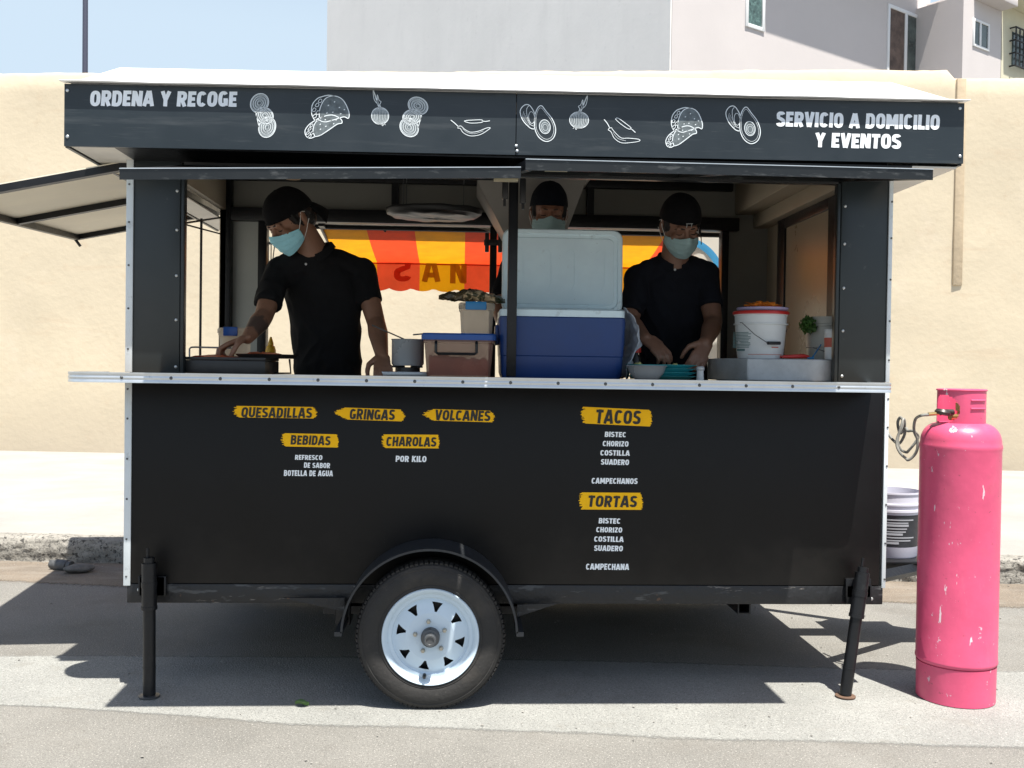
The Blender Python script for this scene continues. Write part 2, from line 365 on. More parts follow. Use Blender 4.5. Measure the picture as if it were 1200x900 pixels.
strip('gutter_strip', lambda x: lerpE(botE, x), lambda x: lerpE(topE, x), .0014, 'gutter', ew=.11)
strip('road_edge', lambda x: kerbY(x) - .62 + .08*sin(x*1.3), lambda x: kerbY(x) + .3, .001, 'dirt', amp=.06, ew=.2, both=False)
# pavement and its rough kerb
b = B()
b.grid(lambda u, v: (lambda x: Vector((x, kerbY(x)+.12 + (wallY(x)+.5-kerbY(x)-.12)*v, .148)))(-30+60*u), 40, 8)
tag(b.build('sidewalk', 'sidewalk'), kind='structure')
b = B()
def kf(u, v):
    x = -9 + 18*u
    prof = [(0,-.01),(0.002,.05),(.0,.10),(.012,.14),(.04,.151),(.14,.151)]
    i = min(int(v*5), 4); t = v*5 - i
    dy = prof[i][0]*(1-t) + prof[i+1][0]*t; z = prof[i][1]*(1-t) + prof[i+1][1]*t
    k = .010*noise.fractal(Vector((x*14, z*30, v*3)), 1, 2, 4) + .012*fnoise(x*1.7, z*9)
    return Vector((x, kerbY(x) + dy + k*(1 if v < .8 else .3), z + .3*k))
b.grid(kf, 900, 22); tag(b.build('kerb', 'kerb', ang=60), kind='structure')

# ------------------------------------------------------------------ boundary wall
wall = thing('boundary_wall', 'tall cream plastered boundary wall with rough top behind the trailer', 'wall', (0, wallY(0), .148))
b = B()
def wtop(x): return (4.70 if x < 5.36 else 4.60) + .018*fnoise(x*1.1, 3) + .012*fnoise(x*6, 5) + .008*fnoise(x*19, 8) + .012*(x+6)*.5*(x < 5.36)*0
def wf(u, v):
    x = -30 + 60*u
    zt = wtop(x)
    if v < .72: z = .12 + (zt - .12)*v/.72; d = 0
    elif v < .86: z = zt + .012; d = .2*(v-.72)/.14
    else: z = zt + .012 - (zt-.1)*(v-.86)/.14; d = .2
    if v < .72: d = .012*noise.fractal(Vector((x*1.4, z*1.4, 0)), 1, 2, 3)
    return Vector((x, wallY(x) + d, z))
b.grid(wf, 700, 36); b.build('wall_body', 'wall', wall, ang=50)
x0 = at(1122, 100, Y=7.3).x; x1 = at(1133, 100, Y=7.3).x
b = B(); b.box(x0, x1, wallY(x0)-.028, wallY(x0)+.05, 2.25, 4.60, .012); b.build('plaster_rib', 'wallrib', wall)

def basedirt(m, z0, z1, c):
    nt = m.node_tree; N = nt.nodes; L = nt.links; b = N['Principled BSDF']; src = b.inputs['Base Color'].links[0].from_socket
    tc = N.new('ShaderNodeTexCoord'); sp = N.new('ShaderNodeSeparateXYZ'); L.new(tc.outputs['Object'], sp.inputs[0])
    n = N.new('ShaderNodeTexNoise'); n.inputs['Scale'].default_value = 1.6; n.inputs['Detail'].default_value = 7; n.inputs['Roughness'].default_value = .7; L.new(tc.outputs['Object'], n.inputs['Vector'])
    a = N.new('ShaderNodeMath'); a.operation = 'MULTIPLY_ADD'; a.inputs[1].default_value = -.9; L.new(n.outputs['Fac'], a.inputs[0]); L.new(sp.outputs['Z'], a.inputs[2])
    mr = N.new('ShaderNodeMapRange'); mr.inputs['From Min'].default_value = z0-.45; mr.inputs['From Max'].default_value = z1-.45; mr.inputs['To Min'].default_value = .55; mr.inputs['To Max'].default_value = 0; L.new(a.outputs['Value'], mr.inputs['Value'])
    mx = N.new('ShaderNodeMix'); mx.data_type = 'RGBA'; L.new(src, mx.inputs['A']); mx.inputs['B'].default_value = c + (1,); L.new(mr.outputs['Result'], mx.inputs['Factor']); L.new(mx.outputs['Result'], b.inputs['Base Color'])
basedirt(M['wall'], .0, .75, (.36,.31,.245))
# ------------------------------------------------------------------ house behind the wall
hx = Vector((.83, .558, 0)).normalized(); hn = Vector((hx.y, -hx.x, 0))   # hn points out of the pink front
Hc = at(787, 60, Y=13.0); Hc = Vector((Hc.x, 13.0, 0))
def hm(): return Matrix((( hx.x, hn.x, 0, Hc.x),(hx.y, hn.y, 0, Hc.y),(0,0,1,0),(0,0,0,1)))  # local x along front, y outwards, z up
HM = hm(); HI = HM.inverted()
def onfront(px, py, off=0.):   # pixel -> local (x, z) on the house front plane
    # intersect ray with plane (p-Hc).hn = off
    p = at(px, py, Y=13.0); d = (p - CAM)
    t = ((Hc + hn*off - CAM).dot(hn)) / d.dot(hn)
    q = HI @ (CAM + d*t); return q.x, q.z
house = thing('house', 'two storey pinkish house with grey side wall and sliding window behind the wall', 'house', Hc)
xa, _ = onfront(1086, 60); xs = xa
b = B()
def sidehit(px):          # how far the grey side wall runs back until it meets this pixel column
    p = at(px, 60, Y=13.0); o = HI @ CAM; d = (HI.to_3x3() @ (p - CAM)); t = (-.03 - o.x)/d.x
    return -(o + d*t).y
L0 = sidehit(383)
b.box(0, xs+.1, -L0, 0, 0, 12.5, Mx=HM)
b.build('front_wall', 'house', house)
b = B(); b.box(-.03, -.004, -L0, -.01, 0, 12.45, Mx=HM); b.build('side_wall', 'housegrey', house)
OUT = 1.05
xb0, _ = onfront(1128, 60, OUT); xb1, _ = onfront(1173, 60, OUT)
b = B(); hb1 = onfront(1150,3,OUT)[1]; b.box(xb0, xb1, -.6, OUT, 0, hb1, Mx=HM); b.build('projecting_bay', 'house', house)
# eaves
def zf(px, py, off): return onfront(px, py, off)[1]
so_, sn_ = SD.dot(hx), SD.dot(hn)
ex0, ez0 = onfront(897, 38); ex1, ez1 = onfront(1040, 85)
EO = .75
ez = (ez0+ez1)/2 + EO*SD.z/sn_
b = B(); b.box(ex0 + EO*so_/sn_, xb0-.02, 0, EO, ez, ez+.2, Mx=HM); 
eave = b.build('eave_slab', 'house', house)
b = B(); zbr = onfront(1150,-2,OUT)[1]; b.box(xb0+.4, xb1-.01, -.5, OUT+.35, hb1+.005, hb1+.2, .01, Mx=HM); b.build('bay_roof', 'house', house)
def window(pxs, off, frame_w, panes, mats, mull=None, parent=None):
    (px0, py0), (px1, py1) = pxs
    x0, z1 = onfront(px0, py0, off); x1, z0 = onfront(px1, py1, off)
    f = B(); fw = frame_w
    f.box(x0, x0+fw, off-.03, off+.03, z0, z1, .004, HM); f.box(x1-fw, x1, off-.03, off+.03, z0, z1, .004, HM)
    f.box(x0+fw, x1-fw, off-.03, off+.028, z0, z0+fw, .004, HM); f.box(x0+fw, x1-fw, off-.03, off+.028, z1-fw, z1, .004, HM)
    for m_ in (mull or []):
        xm = x0 + (x1-x0)*m_; f.box(xm-fw*.6, xm+fw*.6, off-.025, off+.026, z0+fw, z1-fw, .004, HM)
    win = f.build('window', 'winframe', parent)
    edges = [0] + list(mull or []) + [1]
    for i in range(len(edges)-1):
        a_, b_ = x0 + (x1-x0)*edges[i] + fw*.4, x0 + (x1-x0)*edges[i+1] - fw*.4
        g = B(); g.box(a_, b_, off-.02, off+.006, z0+fw*.4, z1-fw*.4, 0, HM); g.build('pane', mats[i], win)
    return x0, x1, z0, z1
window(((1040,4),(1080,130)), 0, .075, 2, ['curtain','glass'], [.5], house)
window(((874,-40),(895,38)), 0, .07, 1, ['glassgreen'], None, house)
window(((1140,21),(1158,61)), OUT, .05, 2, ['glass','glass'], [.45], house)
# next house
nb = thing('house', 'pale cream house with barred window at the edge of the photo', 'house', HM @ Vector((xb1, OUT, 0)))
b = B(); hb2 = onfront(1190,12,OUT)[1]; b.box(xb1+.02, xb1+7, -6, OUT, 0, hb2, Mx=HM); b.build('front_wall', 'housecream', nb)
b = B(); b.box(xb1+.02, xb1+7, -6, OUT+.5, hb2+.005, hb2+.3, .01, Mx=HM); b.build('eave_slab', 'housecream', nb)
x0, z1 = onfront(1186, 37, OUT); x1, z0 = onfront(1216, 88, OUT)
b = B(); b.box(x0, x1, OUT-.02, OUT+.01, z0, z1, 0, HM); wn = b.build('window', 'glass', nb)
b = B()
for k in range(9):
    x = x0 - .08 + (x1-x0+.16)*k/8; b.cyl(HM @ Vector((x, OUT+.13, z0-.05)), HM @ Vector((x, OUT+.13, z1+.05)), .018, 6)
for k in range(4):
    z = z0 - .05 + (z1-z0+.1)*k/3; b.cyl(HM @ Vector((x0-.1, OUT+.13, z)), HM @ Vector((x1+.1, OUT+.13, z)), .02, 6)
    b.cyl(HM @ Vector((x0-.09, OUT, z)), HM @ Vector((x0-.09, OUT+.13, z)), .018, 6)
b.build('window_bars', 'iron', wn)
# mast
mp = at(100, 60, Y=11.0)
b = B(); b.tube([(mp.x, 11, 0), (mp.x, 11, 5), (mp.x-.02, 11, 11)], [.045,.04,.03], 10)
pole = b.build('mast_pole', 'polemat', org=(mp.x, 11, 0)); tag(pole, 'thin dark mast pole rising behind the cream wall against the sky', 'pole')

# ================================================================== FOOD TRAILER
TR = thing('food_trailer', 'black taco food trailer with raised serving lids and yellow painted menu', 'food trailer', (0,0,0))
RV = []        # rivet positions (point, direction)
RVM = {}
def rivets(parent, pts, r=.0055, name='rivet', m='rivet'):
    """one small domed part per point, copies share their mesh"""
    key = (r, name, m)
    if key not in RVM:
        b = B(); b.ell((0,0,0), (r, r*.6, r), None, 10, 6)
        me = bpy.data.meshes.new(name); b.bm.to_mesh(me); b.bm.free(); me.materials.append(M[m]); me.polygons.foreach_set('use_smooth', [True]*len(me.polygons)); RVM[key] = me
    org = world_org(parent)
    for p in pts:
        o = bpy.data.objects.new(name, RVM[key]); COL.objects.link(o); o.parent = parent; o.location = Vector(p) - org
# --- chassis
b = B(); b.box(-1.44, 1.445, -.012, .05, .34, .412, .004); b.box(-1.44, 1.445, 1.45, 1.51, .34, .412, .004)
b.box(-1.44, -1.38, .05, 1.45, .34, .41, .004); b.box(1.385, 1.445, .05, 1.45, .34, .41, .004)
for x in (-.9, -.3, .3, .9): b.box(x-.03, x+.03, .05, 1.45, .35, .405)
rail = b.build('chassis_rail', 'rail', TR)
rivets(rail, [at(163,691,Y=-.012), at(183,691,Y=-.012), at(999,702,Y=-.012), at(1021,702,Y=-.012)], .008, 'bolt')
# triangular gussets either side of the wheel
for poly in ([(332,700),(404,700),(404,716)], [(606,708),(656,706),(606,722)]):
    pts = [at(px, py, Y=-.03) for px, py in poly]
    b = B(); b.prism([(p.x, p.z) for p in pts], .01, front(-.03)); b.build('gusset_plate', 'rail', TR)
b = B()
p0 = at(872, 719, Y=.02)
for dz0, dz1, dx0, dx1 in ((-.022,-.017,-.025,.025),(.017,.022,-.025,.025),(-.017,.017,-.025,-.02),(-.017,.017,.02,.025)):
    b.box(p0.x+dx0, p0.x+dx1, .02, 1.4, .316+dz0, .316+dz1)
b.build('cross_tube', 'blackmetal', TR)
# drawbar
b = B()
b.tube([(1.43,.28,.36),(2.05,.72,.36)], .028, 4); b.tube([(1.43,1.2,.36),(2.05,.78,.36)], .028, 4); b.box(1.44, 2.08, .69, .81, .33, .385, .004)
b.build('drawbar', 'blackmetal', TR)
b = B(); b.box(1.62, 1.98, .56, .94, .386, .396, .002); b.build('drawbar_plate', 'blackmetal', TR)
# added unseen panel at the back, blocks light to darken the ground below
b = B(); b.box(-1.41, 1.41, 1.495, 1.507, .07, .338); b.build('rear_light_blocker', 'blackmetal', TR)
basedirt(M['panel'], .40, .60, (.020,.018,.016))
# --- floor and walls
b = B(); b.box(-1.42, 1.42, .03, 1.47, .413, .44); b.build('floor', 'darksteel', TR)
b = B(); b.box(-1.43, 1.43, -.012, .02, .414, 1.172, .003); pan = b.build('front_panel', 'panel', TR)
for s, a in (('l', -1), ('r', 1)):
    x0, x1 = (-1.437,-1.255) if a < 0 else (1.252,1.437)
    b = B(); b.box(x0, x1, -.010, .025, 1.20, 1.992, .004)
    b.box(min(x1-a*0, x1) if a < 0 else x0-.014, x1+.014 if a < 0 else x0, -.006, .03, 1.2, 1.99, .003)
    pst = b.build('corner_post', 'post', TR)
    xr = x1-.012 if a < 0 else x0+.014
    rivets(pst, [(xr, -.012, z) for z in (1.225,1.40,1.565,1.735,1.88)], .0062)
    xo = -1.452 if a < 0 else 1.437
    b = B(); b.box(xo, xo+.026 if a < 0 else xo+.016, -.016, -.009, .405, 1.168, .002); b.box(xo, xo+.026 if a < 0 else xo+.016, -.016, -.009, 1.203, 2.0, .002)
    xe = -1.452 if a < 0 else 1.449
    b.box(xe, xe+.005, -.009, .04, .405, 1.168); b.box(xe, xe+.005, -.009, .04, 1.203, 2.0)
    tr = b.build('corner_trim', 'alutrim', TR)
    rivets(tr, [(xo+.011, -.017, z) for z in (.44,.58,.73,.88,1.03,1.14,1.29,1.44,1.6,1.76,1.9)], .004, 'rivet', 'hubmetal')
b = B(); b.box(-1.43, 1.43, -.006, .03, 1.965, 2.2, .002); hd = b.build('front_header', 'blackmetal', TR)
rivets(hd, [(-1.38+.138*k, -.008, 2.025+.001*(k%2)) for k in range(21)], .005, 'rivet', 'lidedge')
# side walls below the windows, back wall below its opening
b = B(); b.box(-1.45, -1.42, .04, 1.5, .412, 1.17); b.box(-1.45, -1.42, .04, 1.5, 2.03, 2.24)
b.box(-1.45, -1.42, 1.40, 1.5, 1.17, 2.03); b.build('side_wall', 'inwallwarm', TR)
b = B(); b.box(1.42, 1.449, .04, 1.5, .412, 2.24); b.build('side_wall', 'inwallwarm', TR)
b = B(); b.box(-1.452, -1.4505, .04, 1.5, .412, 1.165); b.build('outer_skin', 'panel', TR)
b = B(); b.box(1.4495, 1.452, .04, 1.5, .412, 2.0); b.build('outer_skin', 'panel', TR)
b = B(); b.box(-1.42, 1.42, 1.47, 1.5, .412, 1.12); b.build('back_panel', 'panel', TR)
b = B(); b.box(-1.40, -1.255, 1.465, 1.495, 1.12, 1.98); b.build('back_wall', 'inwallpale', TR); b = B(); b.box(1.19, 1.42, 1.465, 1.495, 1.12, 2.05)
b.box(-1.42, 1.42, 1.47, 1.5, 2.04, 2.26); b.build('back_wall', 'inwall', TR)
b = B()
b.box(-1.45, -1.395, 1.40, 1.464, 1.12, 2.2, .004); b.box(-1.26, -1.215, 1.42, 1.49, 1.12, 1.98, .003)
b.box(1.163, 1.20, 1.42, 1.49, 1.12, 1.978, .003)
b.box(-1.395, 1.25, 1.40, 1.462, 1.978, 2.045, .004); b.box(-1.395, 1.22, 1.42, 1.462, 2.19, 2.25, .004)
for px in (463, 692): x = at(px, 230, Y=1.43).x; b.box(x-.018, x+.018, 1.42, 1.462, 2.045, 2.19)
b.box(-1.215, 1.163, 1.42, 1.49, 1.08, 1.12)
b.build('back_frame', 'blackmetal', TR)
bx = at(578, 300, Y=1.44).x
b = B(); b.box(bx-.018, bx+.018, 1.425, 1.46, 1.12, 1.978, .003)
bpst = b.build('back_post', 'blackmetal', TR)
b = B(); b.box(bx-.045, bx-.024, 1.40, 1.425, 1.84, 1.94, .004); b.box(bx+.024, bx+.045, 1.40, 1.425, 1.84, 1.94, .004); b.box(bx-.05, bx+.05, 1.405, 1.42, 1.875, 1.905, .003)
b.build('latch', 'blackplastic', bpst)
# right hand interior: boxed beam, posts, tan shutter
b = B(); b.box(1.24, 1.418, .06, 1.462, 2.07, 2.24, .004); b.box(1.34, 1.418, .06, 1.462, 2.0, 2.07, .004); b.build('side_beam', 'inwallwarm', TR)
b = B(); b.box(1.385, 1.418, 1.08, 1.19, 1.12, 2.0, .003); b.box(1.385, 1.418, .06, .49, 1.12, 2.0, .003); b.box(1.385, 1.418, .49, 1.08, 1.95, 2.0, .003); b.build('shutter_frame', 'blackmetal', TR)
b = B(); b.box(1.395, 1.418, .49, 1.08, 1.12, 1.95); b.build('side_shutter', 'shutter', TR)
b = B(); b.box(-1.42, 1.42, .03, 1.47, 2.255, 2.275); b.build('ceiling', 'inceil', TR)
# --- roof with its sign board
xl, xr = -1.592, 1.612
b = B()
lo = [(-1.575,-.225),(1.595,-.225),(1.595,1.74),(-1.575,1.74)]
def zt(x): return 2.205 + .0065*(x+1.6)
hi = [(-1.50,.05),(1.46,.05),(1.46,1.45),(-1.50,1.45)]
rings = [[Vector((x,y,1.995)) for x,y in lo], [Vector((x,y,zt(x)+.004)) for x,y in lo], [Vector((x,y,2.345 + .010*(x+1.5))) for x,y in hi]]
# roof skin only (open inside)
for i in range(4):
    j = (i+1) % 4
    f = [b.bm.verts.new(p) for p in (rings[1][i], rings[1][j], rings[2][j], rings[2][i])]; b.bm.faces.new(f)
b.bm.faces.new([b.bm.verts.new(p) for p in rings[2]])
bmesh.ops.remove_doubles(b.bm, verts=b.bm.verts[:], dist=.0005)
roof = b.build('roof', 'whiteroof', TR, solid=.006)
b = B()
LIPY = -.267
b.grid(lambda u, v: Vector((xl-.008 + (xr-xl+.016)*u, LIPY + (-.22-LIPY)*v, zt(xl+(xr-xl)*u) + .003 + .004*v + (.0025*fnoise(u*14, 0) if v < .5 else 0))), 120, 2)
b.build('roof_lip', 'whiteroof', roof, solid=.003)
b = B()
for (x0,x1,y0,y1) in ((-1.575,-1.425,-.222,-.018),(1.43,1.595,-.222,-.018),(-1.575,-1.456,-.018,1.92),(1.456,1.595,-.018,1.92),(-1.456,1.456,1.505,1.70)): b.box(x0,x1,y0,y1,1.99,1.996)
b.build('soffit', 'soffit', TR)
b = B(); b.box(-1.4245, 1.4295, -.222, -.008, 1.989, 1.996); b.build('front_soffit', 'blackmetal', TR)
xm = at(605, 140, Y=-.24).x
b = B()
def fas(x0, x1):
    v = [Vector((x,y,z)) for y in (-.238,-.226) for (x,z) in ((x0,1.988+.0055*(x0+1.6)),(x1,1.988+.0055*(x1+1.6)),(x1,zt(x1)-.001),(x0,zt(x0)-.001))]
    V = [b.bm.verts.new(p) for p in v]
    for f in ((0,1,2,3),(7,6,5,4),(0,4,5,1),(1,5,6,2),(2,6,7,3),(3,7,4,0)): b.bm.faces.new([V[i] for i in f])
fas(xl, xm-.0015); fas(xm+.0015, xr)
b.box(xl, xl+.012, -.226, 1.92, 1.985, 2.203); b.box(xr-.012, xr, -.226, 1.92, 2.0, 2.22)
sign = b.build('sign_board', 'fascia', TR)
rivets(sign, [at(79,106,Y=-.239), at(79,160,Y=-.239), at(605,106,Y=-.239), at(605,171,Y=-.239), at(606,177,Y=-.239), at(1125,127,Y=-.239), at(1125,183,Y=-.239)], .0062, 'rivet', 'alu')

# --- lettering helpers
def _arc(cx, cy, rx, ry, a0, a1, n=10): return [(cx + rx*cos(radians(a0+(a1-a0)*k/n)), cy + ry*sin(radians(a0+(a1-a0)*k/n))) for k in range(n+1)]
def _ov(x0, x1, y0, y1, a0, a1, n=14):      # superellipse arc
    P = []
    for k in range(n+1):
        a = radians(a0+(a1-a0)*k/n); c, s_ = cos(a), sin(a)
        P.append(((x0+x1)/2 + (x1-x0)/2*math.copysign(abs(c)**.72, c), (y0+y1)/2 + (y1-y0)/2*math.copysign(abs(s_)**.72, s_)))
    return P
SW = .235                                   # stroke weight, letter height 1
GL = {                                      # letter: (width, strokes) - strokes are centre lines inside the box
 'A': (.66, [[(.09,-.0),(.30,1)],[(.36,1),(.57,0)],[(.2,.27),(.46,.27)]]), 'B': (.60, [[(.12,0),(.12,1)],[(.12,.9),(.32,.9)]+_ov(.14,.45,.54,.9,90,-90)[1:]+[(.12,.54)],[(.12,.1),(.32,.1)]+_ov(.12,.48,.1,.5,-90,90)[1:]]),
 'C': (.58, [_ov(.12,.47,.11,.89,38,322)]), 'D': (.60, [[(.12,0),(.12,1)],[(.12,.1),(.26,.1)]+_ov(.05,.48,.1,.9,-85,85)+[(.12,.9)]]),
 'E': (.50, [[(.12,0),(.12,1)],[(.12,.885),(.48,.885)],[(.12,.5),(.43,.5)],[(.12,.115),(.48,.115)]]), 'F': (.48, [[(.12,0),(.12,1)],[(.12,.885),(.46,.885)],[(.12,.48),(.42,.48)]]),
 'G': (.60, [_ov(.12,.48,.11,.89,40,330),[(.32,.42),(.58,.42)],[(.48,.06),(.48,.47)]]), 'H': (.60, [[(.12,0),(.12,1)],[(.48,0),(.48,1)],[(.12,.5),(.48,.5)]]),
 'I': (.25, [[(.125,0),(.125,1)]]), 'J': (.46, [[(.34,1),(.34,.3)]+_ov(.06,.34,.1,.5,0,-150)]), 'K': (.60, [[(.12,0),(.12,1)],[(.16,.45),(.50,1)],[(.24,.52),(.53,0)]]),
 'L': (.46, [[(.12,0),(.12,1)],[(.12,.115),(.45,.115)]]), 'M': (.80, [[(.115,0),(.13,1)],[(.685,0),(.67,1)],[(.19,.94),(.385,.22)],[(.61,.94),(.415,.22)]]),
 'N': (.62, [[(.11,0),(.11,1)],[(.51,0),(.51,1)],[(.15,.95),(.47,.05)]]), 'O': (.62, [_ov(.12,.50,.11,.89,0,360,28)]), 'P': (.57, [[(.12,0),(.12,1)],[(.12,.89),(.3,.89)]+_ov(.1,.46,.42,.89,90,-90)[1:]+[(.12,.42)]]),
 'Q': (.62, [_ov(.12,.50,.11,.89,0,360,28),[(.33,.24),(.56,-.06)]]), 'R': (.60, [[(.12,0),(.12,1)],[(.12,.89),(.3,.89)]+_ov(.1,.47,.46,.89,90,-90)[1:]+[(.12,.46)],[(.3,.44),(.49,0)]]),
 'S': (.56, [_ov(.11,.45,.51,.89,25,200)[0:12]+[(.13,.58),(.28,.51),(.42,.42)]+_ov(.10,.45,.11,.49,20,-165)]), 'T': (.54, [[(.27,0),(.27,1)],[(.02,.885),(.52,.885)]]),
 'U': (.60, [[(.12,1),(.12,.38)]+_ov(.12,.48,.11,.62,180,360)+[(.48,1)]]), 'V': (.62, [[(.10,1),(.29,0)],[(.33,0),(.52,1)]]), 'Y': (.60, [[(.09,1),(.30,.42)],[(.51,1),(.30,.42)],[(.30,0),(.30,.5)]]),
 'Z': (.54, [[(.05,.885),(.49,.885)],[(.43,.86),(.11,.14)],[(.05,.115),(.49,.115)]]), ' ': (.30, [])}
def text_into(b, s, rect, Y, bold=0, shear=.12, tilt=0., weight=SW, seed=0):
    """hand painted block capitals; rect = (px0, py0, px1, py1) of the writing in the photograph, on the plane Y"""
    gap = .045; x = 0; S = []; rnd = random.Random(len(s)*7 + ord(s[0]) + seed)
    for ch in s:
        w, st = GL[ch]; dy = rnd.uniform(-.02,.02); rot = rnd.uniform(-.018,.018)
        for p in st: S.append([(x + q[0] + shear*q[1] + rot*(q[1]-.5), q[1]*(1 + dy*.5) + dy*.5) for q in p])
        x += w + gap
    wd = x - gap + shear
    la, lb = at(rect[0], rect[3]-tilt, Y=Y), at(rect[2], rect[3], Y=Y)
    h = at(rect[0], rect[1], Y=Y).z - la.z; W = lb.x - la.x
    for n, p in enumerate(S):
        Q = [Vector((q[0]/wd*W, q[1]*h)) for q in p]
        yo = Y - .00004*(n % 5); hw = weight*.5
        sxw, szw = W/wd, h
        A_ = []
        for i, q in enumerate(p):
            a, c = Vector(p[max(i-1,0)]), Vector(p[min(i+1,len(p)-1)])
            if i in (0, len(p)-1) and len(p) > 3 and (Vector(p[0])-Vector(p[-1])).length < 1e-6: a, c = Vector(p[-2]), Vector(p[1])
            t = (c-a).normalized(); nn = Vector((-t.y, t.x))*hw
            A_.append([la.lerp(lb, 0) + Vector(((q[0]+e*nn.x)*sxw, yo-Y, min(1.03, max(-.14, q[1]+e*nn.y))*szw + (lb.z-la.z)*q[0]/wd)) for e in (1,-1)])
        vs = [[b.bm.verts.new(v) for v in pr] for pr in A_]
        for i in range(len(vs)-1): b.bm.faces.new((vs[i][0], vs[i][1], vs[i+1][1], vs[i+1][0]))
# --- menu on the front panel
YP = -.0128
def brush(b, px0, py0, px1, py1, seed, skew=0., taper=(.12,.12)):
    """one stroke of a wide dry brush: ragged left and right ends"""
    n = 26; rnd = random.Random(seed)
    rows = []
    for j in range(n+1):
        t = j/n
        e0 = (rnd.random()*.05 + taper[0]*abs(t-.45)**1.5*1.5); e1 = (rnd.random()*.025 + taper[1]*abs(t-.55)**1.5)
        rows.append((e0, e1))
    for j in range(n):
        t0, t1 = j/n, (j+1)/n
        W = px1-px0; Hh = py1-py0
        e0, e1 = rows[j]
        P = []
        for u, t in ((e0,t0),(1-e1,t0),(1-e1,t1),(e0,t1)):
            y = py0 + (Hh - abs(skew))*t + max(0, skew)*u + max(0,-skew)*(1-u) + .6*sin(3.2*u+seed)*(1 if j in (0,n-1) else 0)*0
            P.append(at(px0+W*u, y, Y=YP))
        b.bm.faces.new([b.bm.verts.new(p) for p in P])
BR = []
for i, (r, sk, tp) in enumerate((((271,475.5,372.5,490.5),1.5,(.10,.10)), ((389.5,477,475.5,494),3,(.34,.16)), ((494.5,479,580.5,495),2.5,(.26,.12)), ((328.5,507.5,397.5,524.5),1.5,(.08,.06)), ((446.5,509,515.5,525.5),.5,(.05,.06)), ((680,476.5,765,500),4,(.06,.06)), ((677.5,577,754,597.5),.5,(.07,.08)))):
    b = B(); brush(b, *r, i+3, sk, tp); BR.append(b.build('brush_stroke', 'yellow', pan, smooth=False, fix=False))

YB, YW = -.0142, -.0136
for i, (s, r, t) in enumerate((('QUESADILLAS',(282,477.2,366.5,490),1.0),('GRINGAS',(409,479,463.5,492.5),1.2),('VOLCANES',(509,480.2,575.5,493.6),1.2),('BEBIDAS',(340,510,388,522),1.0),('CHAROLAS',(452,511.6,512,523.6),.8),('TACOS',(697,480,752,497.5),1.2),('TORTAS',(688,580.6,747.5,594.6),.6))):
    b = B(); text_into(b, s, r, YB, 0, .10, t, .20); b.build('heading_lettering', 'blackletter', BR[i], smooth=False, fix=False)
for s, r in (('REFRESCO',(345.5,533,378,539.2)),('DE SABOR',(356,542,387,548.6)),('BOTELLA DE AGUA',(332.5,551,390.3,558.2)),('POR KILO',(463.4,534,500,541.6)),
  ('BISTEC',(708.5,505.8,734,512.4)),('CHORIZO',(706,516.6,736.8,523.4)),('COSTILLA',(703.2,527.4,738.2,534.2)),('SUADERO',(704,538,737.4,545)),('CAMPECHANOS',(693,560,747.4,567.2)),
  ('BISTEC',(701.4,607,727.4,613.8)),('CHORIZO',(698.4,617.6,729.4,624.2)),('COSTILLA',(696,628.4,731,635.2)),('SUADERO',(696,639,730.2,646)),('CAMPECHANA',(686.4,660.4,737.4,668))):
    b = B(); text_into(b, s, r, YW, 0, .05, .5, .215); b.build('menu_lettering', 'whiteletter', pan, smooth=False, fix=False)
# --- writing and drawings on the sign board
YS = -.2392
for a_ in (('ORDENA Y RECOGE', (105,106.2,278.5,125), YS, 0, .06, .8), ('SERVICIO A DOMICILIO', (909.5,130.5,1101.5,152.2), YS, 0, .03, 4.2), ('Y EVENTOS', (955,155.6,1056,174.4), YS, 0, .03, 1.8)):
    b = B(); text_into(b, *a_); b.build('sign_lettering', 'whiteletter', sign, smooth=False, fix=False)
def ribbon(b, pts, wd, closed=False):
    P = [Vector(p) for p in pts]; n = len(P)
    A = []
    for i in range(n):
        t = (P[(i+1) % n] - P[i-1]) if closed else (P[min(i+1,n-1)] - P[max(i-1,0)])
        if t.length < 1e-9: t = Vector((1,0))
        t.normalize(); nn = Vector((-t.y, t.x))*wd*.5
        A.append((P[i]+nn, P[i]-nn))
    vs = [(b.bm.verts.new((p.x, YS, p.y)), b.bm.verts.new((q.x, YS, q.y))) for p, q in A]
    for i in range(n if closed else n-1):
        j = (i+1) % n
        b.bm.faces.new((vs[i][0], vs[i][1], vs[j][1], vs[j][0]))
M['chalkwash'] = mat('thin chalk wash', (.12,.145,.155), .6, var=.35, vscale=60)
